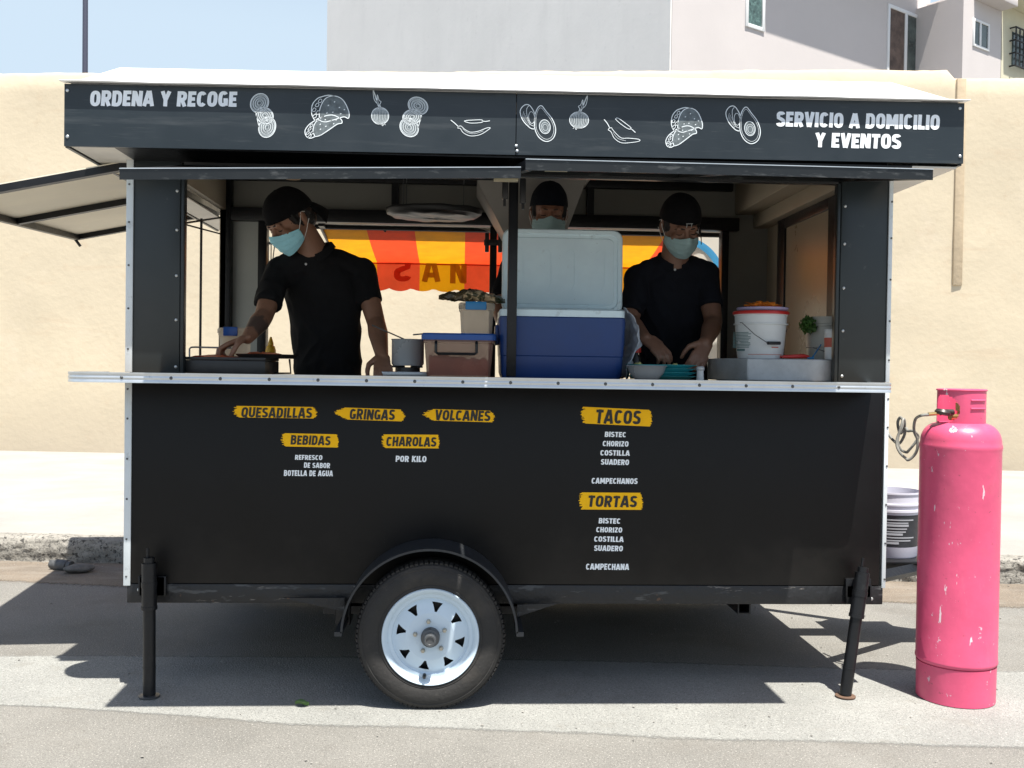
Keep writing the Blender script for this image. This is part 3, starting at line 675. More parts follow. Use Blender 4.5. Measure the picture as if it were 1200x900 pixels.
class Sketch:
    """line drawing in its own 0..1 square, stretched on to a rectangle of the sign"""
    def __init__(s, b, rect, flip=False):
        s.b = b; s.p0 = at(rect[0], rect[3], Y=YS); s.p1 = at(rect[2], rect[1], Y=YS); s.flip = flip
    def pt(s, x, y):
        if s.flip: x = 1-x
        return Vector((s.p0.x + (s.p1.x-s.p0.x)*x, s.p0.z + (s.p1.z-s.p0.z)*y))
    def fill(s, pts):
        s.nf = getattr(s, 'nf', 0) + 1; y = YS + .00045 - .00006*s.nf
        f = s.b.bm.faces.new([s.b.bm.verts.new((p.x, y, p.y)) for p in [s.pt(*q) for q in pts]]); f.material_index = 1
    def line(s, pts, w=.0026, closed=False):
        # Catmull-Rom through the points
        P = [Vector(p) for p in pts]; out = []
        n = len(P)
        if n > 2:
            for i in range(n if closed else n-1):
                a, q, c, d = (P[i-1], P[i], P[(i+1)%n], P[(i+2)%n]) if closed else (P[max(i-1,0)], P[i], P[i+1], P[min(i+2,n-1)])
                for k in range(5):
                    t = k/5; out.append(.5*((2*q) + (c-a)*t + (2*a-5*q+4*c-d)*t*t + (3*q-a-3*c+d)*t**3))
            if not closed: out.append(P[-1])
        else: out = P
        ribbon(s.b, [s.pt(p.x, p.y) for p in out], w*.9, closed)
    def ell(s, cx, cy, rx, ry, rot=0, w=.0024, a0=0, a1=2*pi, n=28):
        full = a1-a0 > 6.2
        pts = []
        for k in range(n + (0 if full else 1)):
            t = a0 + (a1-a0)*k/n; x, y = rx*cos(t), ry*sin(t)
            pts.append((cx + x*cos(rot)-y*sin(rot), cy + x*sin(rot)+y*cos(rot)))
        ribbon(s.b, [s.pt(*p) for p in pts], w*.86, full)
def onion_slices(b, rect, flip):
    k = Sketch(b, rect, flip)
    for (cx, cy, rx, ry, rot) in ((.36,.78,.35,.215,.15),(.56,.5,.33,.185,-.1),(.66,.235,.33,.23,.2)):
        k.fill([(cx + rx*cos(t)*cos(rot) - ry*sin(t)*sin(rot), cy + rx*cos(t)*sin(rot) + ry*sin(t)*cos(rot)) for t in [2*pi*q/28 for q in range(28)]]); k.ell(cx, cy, rx, ry, rot, .0030)
        for i, q in enumerate((.90,.79,.68,.56,.44,.32,.2)): k.ell(cx + .02*(i%2), cy, rx*q, ry*q, rot, .0013)
    k.line([(.30,.62),(.24,.5),(.30,.36),(.36,.2)], .0026)
def taco(b, rect):
    k = Sketch(b, rect)
    def one(dx, dy, sc, sq, rot):
        def p(x, y):
            x, y = x*sc, y*sc*sq
            return (dx + x*cos(rot) - y*sin(rot), dy + x*sin(rot) + y*cos(rot))
        k.fill([p(*q) for q in ((.0,.0),(.02,.32),(.2,.62),(.5,.70),(.78,.58),(.96,.26),(.95,.06),(.8,.1),(.5,.02),(.22,-.05))][::-1])
        k.line([p(*q) for q in ((.0,.0),(.02,.32),(.2,.62),(.5,.70),(.78,.58),(.96,.26),(.95,.06),(.8,.1),(.5,.02),(.22,-.05))], .0034)
        k.line([p(*q) for q in ((0,0),(-.16,.02),(-.25,.2),(-.22,.45),(-.06,.62),(.1,.68),(.3,.72),(.5,.70))], .0034)
        k.line([p(*q) for q in ((0,0),(.1,-.04),(.22,-.05))], .003)
        for (x, y) in ((-.16,.12),(-.18,.3),(-.08,.44),(.02,.56),(-.06,.22)):
            k.line([p(x-.05,y-.03),p(x+.01,y+.05),p(x+.07,y+.02),p(x+.03,y-.05)], .0022, True)
        for (x, y) in ((.3,.42),(.5,.52),(.66,.36),(.44,.22),(.7,.18),(.25,.2),(.82,.3)):
            k.line([p(x-.02,y),p(x+.02,y+.02)], .0034)
    one(.32,.42,.72,1.05,.02)
    one(.22,.06,.74,.62,.42)
def onion(b, rect, flip):
    k = Sketch(b, rect, flip)
    k.fill([(.52+.45*cos(2*pi*q/28),.27+.235*sin(2*pi*q/28)) for q in range(28)]); k.ell(.52,.27,.45,.235,0,.0028)
    for q in (.84,.66,.48,.3,.1): k.ell(.52,.27,.45*q,.235,0,.0013)
    k.line([(.48,.5),(.40,.58),(.2,.72),(.14,.98),(.28,.80),(.34,.70),(.36,.85),(.46,.70),(.56,.66),(.50,.58),(.56,.5)], .0022)
    k.line([(.42,.52),(.26,.78),(.16,.94)], .0014); k.line([(.5,.52),(.4,.66),(.36,.8)], .0014)
    k.line([(.58,.05),(.66,.0),(.72,.06),(.8,.02)], .002)
def chillies(b, rect, var):
    k = Sketch(b, rect)
    if var == 0:
        k.line([(.18,.52),(.24,.5),(.32,.3),(.5,.16),(.75,.24),(.97,.52),(.98,.58),(.9,.56),(.7,.40),(.5,.34),(.36,.46),(.26,.62),(.2,.6)], .0024, True)
        k.line([(.2,.58),(.1,.75),(.0,.9)], .003)
        k.line([(.3,.5),(.42,.32),(.6,.27),(.82,.42)], .0012)
        k.line([(.34,.86),(.5,.78),(.76,.82),(.8,.88),(.76,.95),(.5,.92),(.4,.9)], .0024, True); k.line([(.78,.89),(.88,.88),(.98,.92)], .003)
    else:
        k.line([(.12,.52),(.2,.44),(.3,.2),(.5,.04),(.78,.06),(1,.12),(.98,.19),(.7,.22),(.5,.22),(.36,.36),(.25,.52),(.2,.6)], .0024, True)
        k.line([(.17,.56),(.1,.74),(.0,.9)], .003); k.line([(.26,.42),(.4,.2),(.62,.12)], .0012)
        k.line([(.32,.94),(.4,.96),(.6,.78),(.76,.62),(.74,.56),(.64,.60),(.44,.78),(.34,.9)], .0024, True); k.line([(.74,.6),(.82,.52),(.89,.44)], .003)
def avocado(b, rect):
    k = Sketch(b, rect)
    k.line([(.58,.97),(.72,.82),(.9,.6),(.99,.34),(.93,.1),(.74,.0),(.54,.1),(.42,.32),(.40,.6),(.46,.86)], .0034, True)
    k.line([(.58,.91),(.70,.78),(.87,.56),(.94,.34),(.89,.14),(.74,.06),(.57,.15),(.46,.34),(.44,.6),(.49,.83)], .0013, True)
    k.fill([(.69+.15*cos(2*pi*q/24),.40+.19*sin(2*pi*q/24)) for q in range(24)]); k.ell(.69,.40,.15,.19,.2,.0026)
    for q in (.72,.45): k.ell(.7,.38,.15*q,.19*q,.2,.0013)
    k.line([(.42,.33),(.28,.36),(.08,.56),(.0,.8),(.1,.96),(.24,.98),(.36,.84),(.42,.7)], .0032)
    k.line([(.42,.4),(.28,.46),(.2,.66),(.18,.86),(.24,.96)], .0018)
    k.ell(.32,.64,.08,.16,.1,.0018)
    for i in range(7): k.line([(.06+.03*i,.62-.035*i),(.10+.03*i,.80-.05*i)], .0010)
for fn, nm, a_ in ((onion_slices,'onion_rings_drawing',((292.6,110,324,160.6),False)),(onion_slices,'onion_rings_drawing',((468,114,502,160),True)),(taco,'taco_drawing',((358,110.6,408.5,163),)),(taco,'taco_drawing',((780.7,125,822.8,173.7),)),
  (onion,'onion_drawing',((433.6,105,456.6,147),False)),(onion,'onion_drawing',((666.5,111,692,151.5),True)),(chillies,'chilli_drawing',((528,139.5,575,162.5),0)),(chillies,'chilli_drawing',((707.5,138,749.5,168),1)),
  (avocado,'avocado_drawing',((609,123,652,165),)),(avocado,'avocado_drawing',((850,124.6,892,167.6),))):
    b = B(); fn(b, *a_); b.build(nm, ['chalk','chalkwash'], sign, smooth=False, fix=False)

# --- counter ledge
b = B()
xr_ = 1.378
def ledge(b, d, z0, z1, y1=.03):
    pts = [(xr_+d-.012, -.2-d), (xr_+d, -.19-d*.6)] + [(xr_+d, y1), (-1.49-d*.5, y1)]
    R = .115 + d
    cx, cy = -1.503, -.2+.115
    arc = [(cx + R*cos(a), cy + R*sin(a)) for a in [pi*.5 + .18 + (pi*1.5-pi*.5-.18)*k/14 for k in range(15)]]
    poly = [(xr_+d, y1)] + [(-1.515, y1)] + arc + [(xr_+d-.02, -.2-d), (xr_+d, -.18-d)]
    return b.prism(poly, z1-z0, T(0,0,z0))
ledge(b, 0, 1.171, 1.2); led = b.build('counter_ledge', 'counter', TR)
# aluminium edge band with two grooves
prof = [(.0,1.167),(.006,1.167),(.006,1.175),(.0045,1.177),(.0045,1.180),(.006,1.182),(.006,1.188),(.0045,1.190),(.0045,1.193),(.006,1.195),(.006,1.2035),(-.012,1.2035),(-.012,1.2005),(.0,1.2005)]
path = []
for k in range(21):
    a = pi*.5 + .18 + (pi-.18)*k/20; path.append((Vector((-1.503 + .115*cos(a), -.085 + .115*sin(a), 0)), Vector((cos(a), sin(a), 0))))
for k in range(1, 20): path.append((Vector((-1.503 + (xr_-.015+1.503)*k/19, -.2, 0)), Vector((0,-1,0))))
path += [(Vector((xr_-.005,-.197,0)), Vector((.7,-.7,0))), (Vector((xr_,-.187,0)), Vector((1,0,0))), (Vector((xr_,.0,0)), Vector((1,0,0)))]
b = B(); b.ring_loft([[p + n*d + Vector((0,0,z)) for d, z in prof] for p, n in path])
edge = b.build('aluminium_edge', 'alu', led)
rivets(edge, [(-1.40+.172*k, -.2055, 1.1855) for k in range(16)], .0062, 'screw', 'hubmetal')
b = B(); b.box(-1.42, 1.42, .03, .42, 1.165, 1.199, .003); b.build('inner_counter', 'counter', TR)
b = B(); b.box(-1.42, 1.42, 1.12, 1.42, 1.155, 1.185, .003); b.build('rear_counter', 'galv', TR)
# --- centre post with latch
cp = at(601, 300, Y=-.0).x
b = B(); b.box(cp-.018, cp+.018, -.005, .028, 1.205, 1.966, .004); cpo = b.build('centre_post', 'blackmetal', TR)
b = B(); b.box(cp-.045, cp-.022, -.03, .0, 1.875, 1.955, .005); b.box(cp+.022, cp+.045, -.03, .0, 1.86, 1.955, .005)
b.box(cp-.04, cp-.03, -.02, -.01, 1.85, 1.88); b.box(cp+.03, cp+.04, -.02, -.01, 1.84, 1.87)
b.build('latch', 'blackplastic', cpo)
# --- raised serving lids
def lid(xA, xB, zA, zB, yF=-.735, hz=1.978):
    t = .032
    root = bpy.data.objects.new('serving_lid', None); COL.objects.link(root); root.parent = TR
    def slab(b, u0, u1, v0, v1, h0, h1, bev=0):
        vs = []
        for h in (h0, h1):
            for (u, v) in ((u0,v0),(u1,v0),(u1,v1),(u0,v1)):
                x = xA + (xB-xA)*u; zf = zA + (zB-zA)*u
                y = yF*(1-v) - .012*v; z = zf*(1-v) + hz*v
                vs.append(b.bm.verts.new((x, y, z - t + t*h)))
        for f in ((3,2,1,0),(4,5,6,7),(0,1,5,4),(1,2,6,5),(2,3,7,6),(3,0,4,7)): b.bm.faces.new([vs[i] for i in f])
    b = B(); slab(b, .012, .988, .03, .985, .55, .95); b.build('lid_skin', 'panel', root)
    b = B(); slab(b, 0, 1, 0, .035, 0, 1); slab(b, 0, .02, .035, 1, 0, 1); slab(b, .98, 1, .035, 1, 0, 1); slab(b, .02, .98, .97, 1, 0, 1); slab(b, .49, .51, .035, .97, .05, .54)
    b.build('lid_frame', 'lidedge', root)
    b = B(); slab(b, -.0, 1., -.004, .03, 1.02, 1.10); b.build('lid_top_strip', 'alu', root)
    return root
pA, pB = at(140, 198, Y=-.735), at(610.5, 196.5, Y=-.735)
l1 = lid(pA.x, pB.x, pA.z, pB.z)
pC, pD = at(616, 187, Y=-.735), at(1093.5, 199, Y=-.735)
l2 = lid(pC.x, pD.x, pC.z, pD.z, hz=2.004)
b = B(); q = at(588, 211, Y=-.70); b.box(q.x-.025, q.x+.05, -.72, -.69, q.z-.004, q.z+.003); q = at(650, 199, Y=-.70); b.box(q.x-.03, q.x+.04, -.72, -.69, q.z-.004, q.z+.003)
q = at(155, 207, Y=-.70); b.box(q.x-.03, q.x+.045, -.72, -.69, q.z-.002, q.z+.004); b.build('latch_plate', 'brasslatch', l1)
# --- raised side lid on the left
sl = bpy.data.objects.new('side_lid', None); COL.objects.link(sl); sl.parent = TR
hzA, hzB = Vector((-1.462,.06,1.985)), Vector((-1.462,1.45,2.03))
q1_ = at(90, 278, Y=1.45); oA = Vector((q1_.x, .06, q1_.z-.045)); q = at(90, 278, Y=1.92); oB = Vector((q.x, 1.92, q.z)); q = at(258, 248, Y=1.90); hzB = Vector((q.x, 1.90, q.z))
def sp(u, v, h=0): return hzA.lerp(hzB, v).lerp(oA.lerp(oB, v), u) + Vector((0,0,h))
b = B()
b.ring_loft([[sp(u, v, h) for (v, h) in ((-.008,.0125),(1.008,.0125),(1.008,.018),(-.008,.018))] for u in (-.01, 1.012)])
b.build('lid_skin', 'cream', sl)
b = B()
for (a, c) in (((0,0),(1,0)),((0,1),(1,1)),((0,0),(0,1)),((1,0),(1,1)),((0,.47),(1,.47))):
    P, Q = sp(*a), sp(*c); d = (Q-P).normalized(); sdv = d.cross(Vector((0,0,1))).normalized()*.016
    b.ring_loft([[X + sdv + Vector((0,0,-.016)), X - sdv + Vector((0,0,-.016)), X - sdv + Vector((0,0,.012)), X + sdv + Vector((0,0,.012))] for X in (P, Q)])
b.build('lid_frame', 'blackmetal', sl)
b = B(); q = sp(1,1); b.cyl(q + Vector((-.01,0,-.01)), q + Vector((.02,0,-.05)), .008, 8); b.build('catch', 'blackplastic', sl)
b = B()
g0, g1, g2 = at(213,262,X=-1.43), at(258,255,Y=1.40), at(258,274,Y=1.40)
b.cyl(g0, g1, .005, 6); b.cyl(g0, g2, .004, 6); q0, q1 = at(236,256,Y=1.0), at(236,414,Y=1.0); b.cyl((q0.x,1.0,q0.z), (q0.x-.0,1.0,1.17), .006, 6)
b.build('stay_rods', 'blackmetal', sl)
# --- jack legs
def jack(P0, P1, name='jack_leg', y=-.05):
    g = bpy.data.objects.new(name, None); COL.objects.link(g); g.parent = TR
    A, Z = Vector(P0), Vector(P1); d = (A-Z).normalized()
    b = B(); b.cyl(Z, A, .0225, 18); b.cyl(Z + d*.10, Z + d*.104, .0238, 18); b.build('tube', 'blackmetal', g)
    b = B(); b.cyl(A - d*.17, A, .0272, 18); b.cyl(A - d*.172, A - d*.160, .029, 18); b.cyl(A - d*.09, A - d*.07, .029, 18)
    b.box(A.x-.05, A.x+.05, -.032, -.0125, A.z-.13, A.z-.055, .004); b.build('sleeve', 'blackmetal', g)
    b = B(); b.cyl(A, A + d*.02, .02, 14); b.cyl(A + d*.02 - Vector((.006,0,0)), A + d*.055 - Vector((.006,0,0)), .006, 8); b.build('locking_pin', 'blackmetal', g)
    b = B(); b.lathe([(.001,.0005),(.038,.0005),(.038,.004),(.026,.006),(.001,.006)], (Z.x, Z.y, 0.0045), 24); b.build('foot', 'hubmetal' if P0[0] < 0 else 'rustfoot', g)
M['rustfoot'] = mat('rusty foot', (.12,.07,.045), .8, var=.4, vscale=30)
z0 = at(175, 655, Y=-.06); jack((z0.x, -.06, .50), (at(175,806,Y=-.06).x, -.06, .012))
z0 = at(1011, 668, Y=-.06); jack((z0.x, -.06, .475), (at(990,815,Y=-.075).x, -.08, .012))
jack((-1.34,1.54,.50), (-1.34,1.54,.012)); jack((1.34,1.54,.50), (1.34,1.54,.012))
# --- wheel and fender
def wheel(cx, yf, s):
    cz = .2665
    g = bpy.data.objects.new('wheel', None); COL.objects.link(g); g.parent = TR
    Mx = T(cx, yf, cz) @ Matrix(((1,0,0,0),(0,0,-s,0),(0,1,0,0),(0,0,0,1)))   # local z points outwards
    Ro = .2665
    prof = [(.172,-.15),(.20,-.165),(.24,-.16),(.258,-.15),(Ro-.002,-.135),(Ro,-.10),(Ro,-.05),(Ro-.003,-.022),(.256,-.008),(.246,-.0025),(.243,-.0035),(.235,.001),(.215,.004),(.195,.001),(.188,-.002),(.185,.0),(.176,-.003),(.170,-.010),(.168,-.02)]
    b = B(); b.lathe(prof, seg=96, Mx=Mx, closed=True)
    # shoulder tread blocks
    for k in range(92):
        a = 2*pi*k/92
        b.box(-.0062,.0062,-.016,.0022,-.040,-.0155, 0, Mx @ RZ(a) @ T(0, Ro-.0065, 0) @ RX(.25))
    ty = b.build('tyre', 'tyre', g, ang=30)
    b = B(); b.lathe([(.168,-.14),(.174,-.13),(.165,-.12),(.15,-.06),(.158,-.03),(.169,-.012),(.1755,-.003),(.173,.003),(.168,.002),(.160,-.004),(.152,-.018),(.141,-.020),(.138,-.028),(.134,-.030)], seg=72, Mx=Mx, cap=False)
    # disc with eight triangular windows
    def disc(r): return -.030 + (.020*min(1, max(0, (.135-r)/.05))) if r > .055 else -.010 - .006*(.055-r)/.055
    def hole(r, a):
        k = (a/(2*pi)*8) % 1
        t = (r-.090)/.033          # 0 inner .. 1 outer
        if not 0 <= t <= 1: return False
        return abs(k-.5) < .05 + .15*t
    nr, na = 64, 384
    V = {}
    def vv(i, j):
        j %= na
        if (i, j) not in V:
            r = .034 + (.1345-.034)*i/nr; a = 2*pi*j/na
            V[(i,j)] = b.bm.verts.new(Mx @ Vector((r*cos(a+.2), r*sin(a+.2), disc(r))))
        return V[(i,j)]
    for i in range(nr):
        for j in range(na):
            r = .034 + (.1345-.034)*(i+.5)/nr; a = 2*pi*(j+.5)/na
            if hole(r, a): continue
            b.bm.faces.new((vv(i,j), vv(i+1,j), vv(i+1,j+1), vv(i,j+1)))
    rm = b.build('rim', 'rim', g, ang=30)
    b = B(); b.lathe([(.133,-.06),(.133,-.055),(.03,-.05)], seg=40, Mx=Mx); b.build('brake_drum', 'blackmetal', g)
    b = B(); b.lathe([(.034,-.05),(.034,.012),(.031,.016),(.022,.018),(.022,.045),(.019,.05),(.014,.05),(.012,.046),(.001,.046)], seg=32, Mx=Mx); b.build('hub', 'hubmetal', g)
    b = B()
    for k in range(5):
        a = 2*pi*k/5 + .45
        b = B(); b.lathe([(.0085,-.02),(.0085,.0),(.006,.006),(.001,.007)], seg=6, Mx=Mx @ T(.056*cos(a), .056*sin(a), 0)); b.build('wheel_nut', 'brassnut', rm)
    b = B(); b.lathe([(.007,-.02),(.007,.006),(.0045,.012),(.001,.012)], seg=10, Mx=Mx @ T(-.02, -.142, 0)); b.build('valve', 'blackplastic', rm)
WX = -.300
wheel(WX, -.215, 1); wheel(WX, 1.715, -1)
def fender(y0, y1, name='fender'):
    b = B(); cx, cz = WX-.003, .275; n = 48
    ring = []
    for k in range(n+1):
        a = radians(178) - radians(176)*k/n
        R = .325 if 0 else .318
        x, z = cx + R*1.0*cos(a), cz + R*sin(a)*.985
        ring.append((x, z, cos(a), sin(a)))
    rings = []
    for (x, z, ca, sa) in ring:
        yo = y1
        rings.append([Vector((x, y0, z)), Vector((x, yo, z)), Vector((x-ca*.008, yo, z-sa*.008)), Vector((x-ca*.008, yo+math.copysign(.003, y0-y1), z-sa*.008)), Vector((x-ca*.003, yo+math.copysign(.003, y0-y1), z-sa*.003)), Vector((x-ca*.003, y0, z-sa*.003))])
    b.ring_loft(rings)
    x0, z0 = ring[0][0], ring[0][1]; x1, z1 = ring[-1][0], ring[-1][1]
    yl, yh = min(y0,y1), max(y0,y1)
    b.box(x1-.006, x1+.02, yl, yh, z1-.012, z1+.004); b.box(x0-.02, x0+.006, yl, yh, z0-.012, z0+.004)
    return b.build(name, 'rail2', TR)
M['rail2'] = mat('dusty black fender', (.019,.022,.026), .5, var=.25, vscale=5, speck=[(40,.62,.74,(.09,.09,.085),.5),(6,.5,.8,(.045,.047,.048),.6)])
fender(-.013, -.232); fender(1.512, 1.735)
b = B(); b.cyl((WX, -.1, .27), (WX, 1.6, .27), .028, 12); b.box(WX-.42, WX+.36, .05, .10, .285, .315); b.box(WX-.42, WX+.36, 1.40, 1.45, .285, .315)
q = at(403, 730, Y=.08); b.box(q.x-.03, q.x+.03, .04, .12, .24, .34, .01)
b.build('axle', 'blackmetal', TR)
# --- inside fittings
b = B()
hp = [(-.17,2.19),(-.165,2.165),(-.02,1.93),(.285,1.93),(.43,2.165),(.44,2.19)]
yh0, yh1 = .95, 1.35
x_ = [at(560,213,Y=.95).x, at(597,275,Y=.95).x, at(660,275,Y=.95).x, at(688,205,Y=.95).x]
zt_ = at(560, 213, Y=.95).z; zb_ = at(600, 285, Y=.95).z
rings = [[Vector((x_[0], .95, zt_+.06)), Vector((x_[3]+.04, .95, zt_+.06)), Vector((x_[3]+.04, 1.38, zt_+.06)), Vector((x_[0], 1.38, zt_+.06))],
         [Vector((x_[0], .95, zt_)), Vector((x_[3], .95, zt_+.03)), Vector((x_[3], 1.38, zt_+.03)), Vector((x_[0], 1.38, zt_))],
         [Vector((x_[1]+.01, 1.05, zb_)), Vector((x_[2], 1.05, zb_)), Vector((x_[2], 1.3, zb_)), Vector((x_[1]+.01, 1.3, zb_))]]
b.ring_loft(list(reversed(rings))); b.build('extractor_hood', 'hood', TR)
# ================================================================== THINGS ON AND AROUND THE TRAILER
ZC = 1.2          # counter top
# --- striped awning behind
AW = thing('striped_awning', 'red and yellow striped canvas awning with scalloped valance behind the trailer', 'awning', (0,1.55,2.0))
A0y, A1y = 1.62, 2.35
edges = [at(px, 308, Y=A1y).x for px in (396, 442, 492, 544.5, 597)]
step = edges[3]-edges[2]
while edges[-1] < 1.0: edges.append(edges[-1] + step)
edges[-1] = min(edges[-1], 1.03)
cols = ['red_canvas', 'yellow_canvas']
zv1 = at(500, 309, Y=A1y).z; zv0 = at(500, 341, Y=A1y).z; zt0 = 1.985
for name, which in (('canvas_top', 0), ('valance', 1)):
    b = B()
    for i, (xa, xb) in enumerate(zip(edges, edges[1:])):
        n = 14
        def pt(u, v):
            x = xa + (xb-xa)*u
            if which == 0:
                y = A0y + (A1y-A0y)*v; z = zt0 + (zv1-zt0)*v - .012*sin(pi*v) + .003*fnoise(x*9, v*5)
            else:
                sc = abs(((x-edges[2]+.05)/(step*.5)) % 1 - .5)*2     # scallops, two to a stripe
                zb = zv0 + .018*(sc**2) - .004
                y = A1y + .012*sin(x*17)*v + .004*fnoise(x*20, v*3); z = zv1 + (zb - zv1)*v
            return Vector((x, y, z))
        V = [[b.bm.verts.new(pt(a/n, c/6)) for c in range(7)] for a in range(n+1)]
        for a in range(n):
            for c in range(6):
                f = b.bm.faces.new((V[a][c], V[a+1][c], V[a+1][c+1], V[a][c+1])); f.material_index = (i + 1) % 2
    b.build(name, cols if which == 0 else ['red_canvas_backlit','yellow_canvas_backlit'], AW, solid=0)
b = B(); b.cyl((edges[0], A1y, zv1+.002), (edges[-1], A1y, zv1+.002), .009, 8); b.build('hem', 'red_canvas', AW)
def rev_letter(ch, rect, m, name):
    b = B(); Yl = A1y-.016
    global YL
    text_into(b, ch, rect, Yl, 0, 0, 0, .2)
    xs = [v.co.x for v in b.bm.verts]; c = (min(xs)+max(xs))/2
    for v in b.bm.verts: v.co.x = 2*c - v.co.x
    return b.build(name, m, AW, smooth=False, fix=False)
rev_letter('S', (461,300,482,330), 'canvasletterred', 'valance_lettering')
for ch_, r_c in (('A', (494.5,300.5,516,330)), ('N', (527,302,547,332))):
    b = B(); text_into(b, ch_, r_c, A1y-.016, 0, 0, 0, .2); b.build('valance_lettering', 'canvasletter', AW, smooth=False, fix=False)
b = B(); za = at(500, 268.5, Y=1.6).z; b.cyl((edges[0]-.2, 1.6, za+.0), (1.2, 1.6, za), .0125, 8)
for x in (edges[0], edges[-1]): b.cyl((x, 1.6, za), (x, A1y, zv1), .009, 8)
q0, q1 = at(440,259,Y=1.62), at(452,271,Y=1.66); b.cyl(q0, q1, .008, 8)
b.box(edges[0], edges[0]+.03, 1.5, 1.6, za-.01, za+.01); b.box(1.0, 1.03, 1.5, 1.6, za-.01, za+.01)
b.build('awning_frame', 'blackmetal', AW)

# --- white banner with a painted ring
YBn = 2.0
bc = at(797, 330, Y=YBn); c0, c1 = at(796, 262, Y=YBn), at(856, 440, Y=YBn)
BN = thing('banner', 'white cloth banner with blue painted ring hanging behind right worker', 'banner', (bc.x, YBn, c1.z))
b = B(); b.grid(lambda u, v: Vector((c0.x + (c1.x-c0.x)*u, YBn + .01*sin(u*9+v*3), c0.z + (c1.z-c0.z)*v)), 12, 12); b.build('cloth', 'banner', BN, solid=.002)
def ringm(r0, r1, m, name, off):
    b = B(); n = 48
    V = []
    for k in range(n+1):
        a = radians(-84) + radians(168)*k/n
        V.append([b.bm.verts.new((min(bc.x + r*cos(a), c1.x-.002), YBn - off, min(bc.z + r*sin(a), c0.z-.003))) for r in (r0, r1)])
    for k in range(n): b.bm.faces.new((V[k][0], V[k][1], V[k+1][1], V[k+1][0]))
    b.build(name, m, BN)
ringm(.002, .165, 'bannerorange', 'painted_disc', .016); ringm(.222, .262, 'bannerblue', 'painted_ring', .016)

# --- blue cooler with open lid
X0, X1 = at(585,400,Y=.06).x, at(734,400,Y=.06).x
CO = thing('cooler', 'blue hard cooler with its white lid raised on the counter', 'cooler', ((X0+X1)/2, .22, ZC))
def taper(x0, x1, y0, y1, z0, z1, k, rad, n=6):
    def rr(x0,x1,y0,y1,z,r):
        P = []
        for cx, cy, a0 in ((x1-r,y1-r,0),(x0+r,y1-r,pi/2),(x0+r,y0+r,pi),(x1-r,y0+r,1.5*pi)):
            for i in range(n+1): a = a0 + pi/2*i/n; P.append(Vector((cx+r*cos(a), cy+r*sin(a), z)))
        return P
    return rr
rr = taper(0,0,0,0,0,0,0,0)
zt_b = at(650, 371, Y=.06).z
b = B()
e = .016
b.ring_loft([rr(X0+e, X1-e, .06+e, .40-e, ZC+.001, .03), rr(X0+e*.6, X1-e*.6, .06+e*.4, .40-e*.4, ZC+.02, .035), rr(X0+e*.45, X1-e*.45, .06+.006, .396, ZC+.085, .035), rr(X0+e*.35, X1-e*.35, .06+.003, .398, ZC+.089, .035), rr(X0, X1, .06, .40, zt_b-.03, .035), rr(X0, X1, .06, .40, zt_b-.004, .035), rr(X0+.004, X1-.004, .064, .396, zt_b, .033)])
b.box(X0-.012, X0+.004, .17, .30, zt_b-.11, zt_b-.03, .006); b.box(X1-.004, X1+.012, .17, .30, zt_b-.11, zt_b-.03, .006)
b.build('body', 'coolerblue', CO, ang=30)
b = B()
b.ring_loft([rr(X0+.003, X1-.003, .063, .397, zt_b+.0005, .034), rr(X0+.003, X1-.003, .063, .397, zt_b+.026, .034), rr(X0+.012, X1-.012, .072, .388, zt_b+.032, .03), rr(X0+.03, X1-.03, .09, .37, zt_b+.032, .025), rr(X0+.035, X1-.035, .095, .365, zt_b+.0, .025)])
b.build('rim', 'coolerwhite', CO, ang=30)
LA, LB = at(588,366,Y=.375), at(731,269,Y=.375)
LM = T((LA.x+LB.x)/2, .375, LA.z) @ RX(radians(-3))
w_, h_ = (LB.x-LA.x)/2, LB.z-LA.z
def rz(x, z0, z1, y, r, n=6):
    P = []
    for cx, cz, a0 in ((x-r,z1-r,0),(-x+r,z1-r,pi/2),(-x+r,z0+r,pi),(x-r,z0+r,1.5*pi)):
        for i in range(n+1): a = a0+pi/2*i/n; P.append(LM @ Vector((cx+r*cos(a), y, cz+r*sin(a))))
    return P
b = B()
b.ring_loft([rz(w_-.006,.006,h_-.006,.045,.035), rz(w_,0,h_,.036,.04), rz(w_,0,h_,.008,.04), rz(w_-.005,.005,h_-.005,0,.038), rz(w_-.02,.02,h_-.02,0,.03), rz(w_-.024,.024,h_-.024,.006,.028), rz(w_-.036,.036,h_-.036,.006,.024), rz(w_-.04,.04,h_-.04,.002,.022)])
ldo = b.build('lid', 'coolerwhite', CO, ang=30)
b = B()
for fx in (-.72,-.27,.12,.62):        # moulded marks in the inside of the lid
    x = fx*w_
    pts = [LM @ Vector((x-.018,-.000+.001,h_*.72)), LM @ Vector((x,-.000+.001,h_*.76)), LM @ Vector((x+.018,.001,h_*.72)), LM @ Vector((x+.020,.001,h_*.36)), LM @ Vector((x+.004,.001,h_*.26))]
    b.tube(pts, .0009, 6)
b.build('moulded_mark', 'coolerwhite', ldo)
b = B(); b.cyl((LA.x+.03, .392, LA.z-.004), (LB.x-.03, .392, LA.z-.004), .008, 8); b.build('hinge', 'coolerwhite', CO)

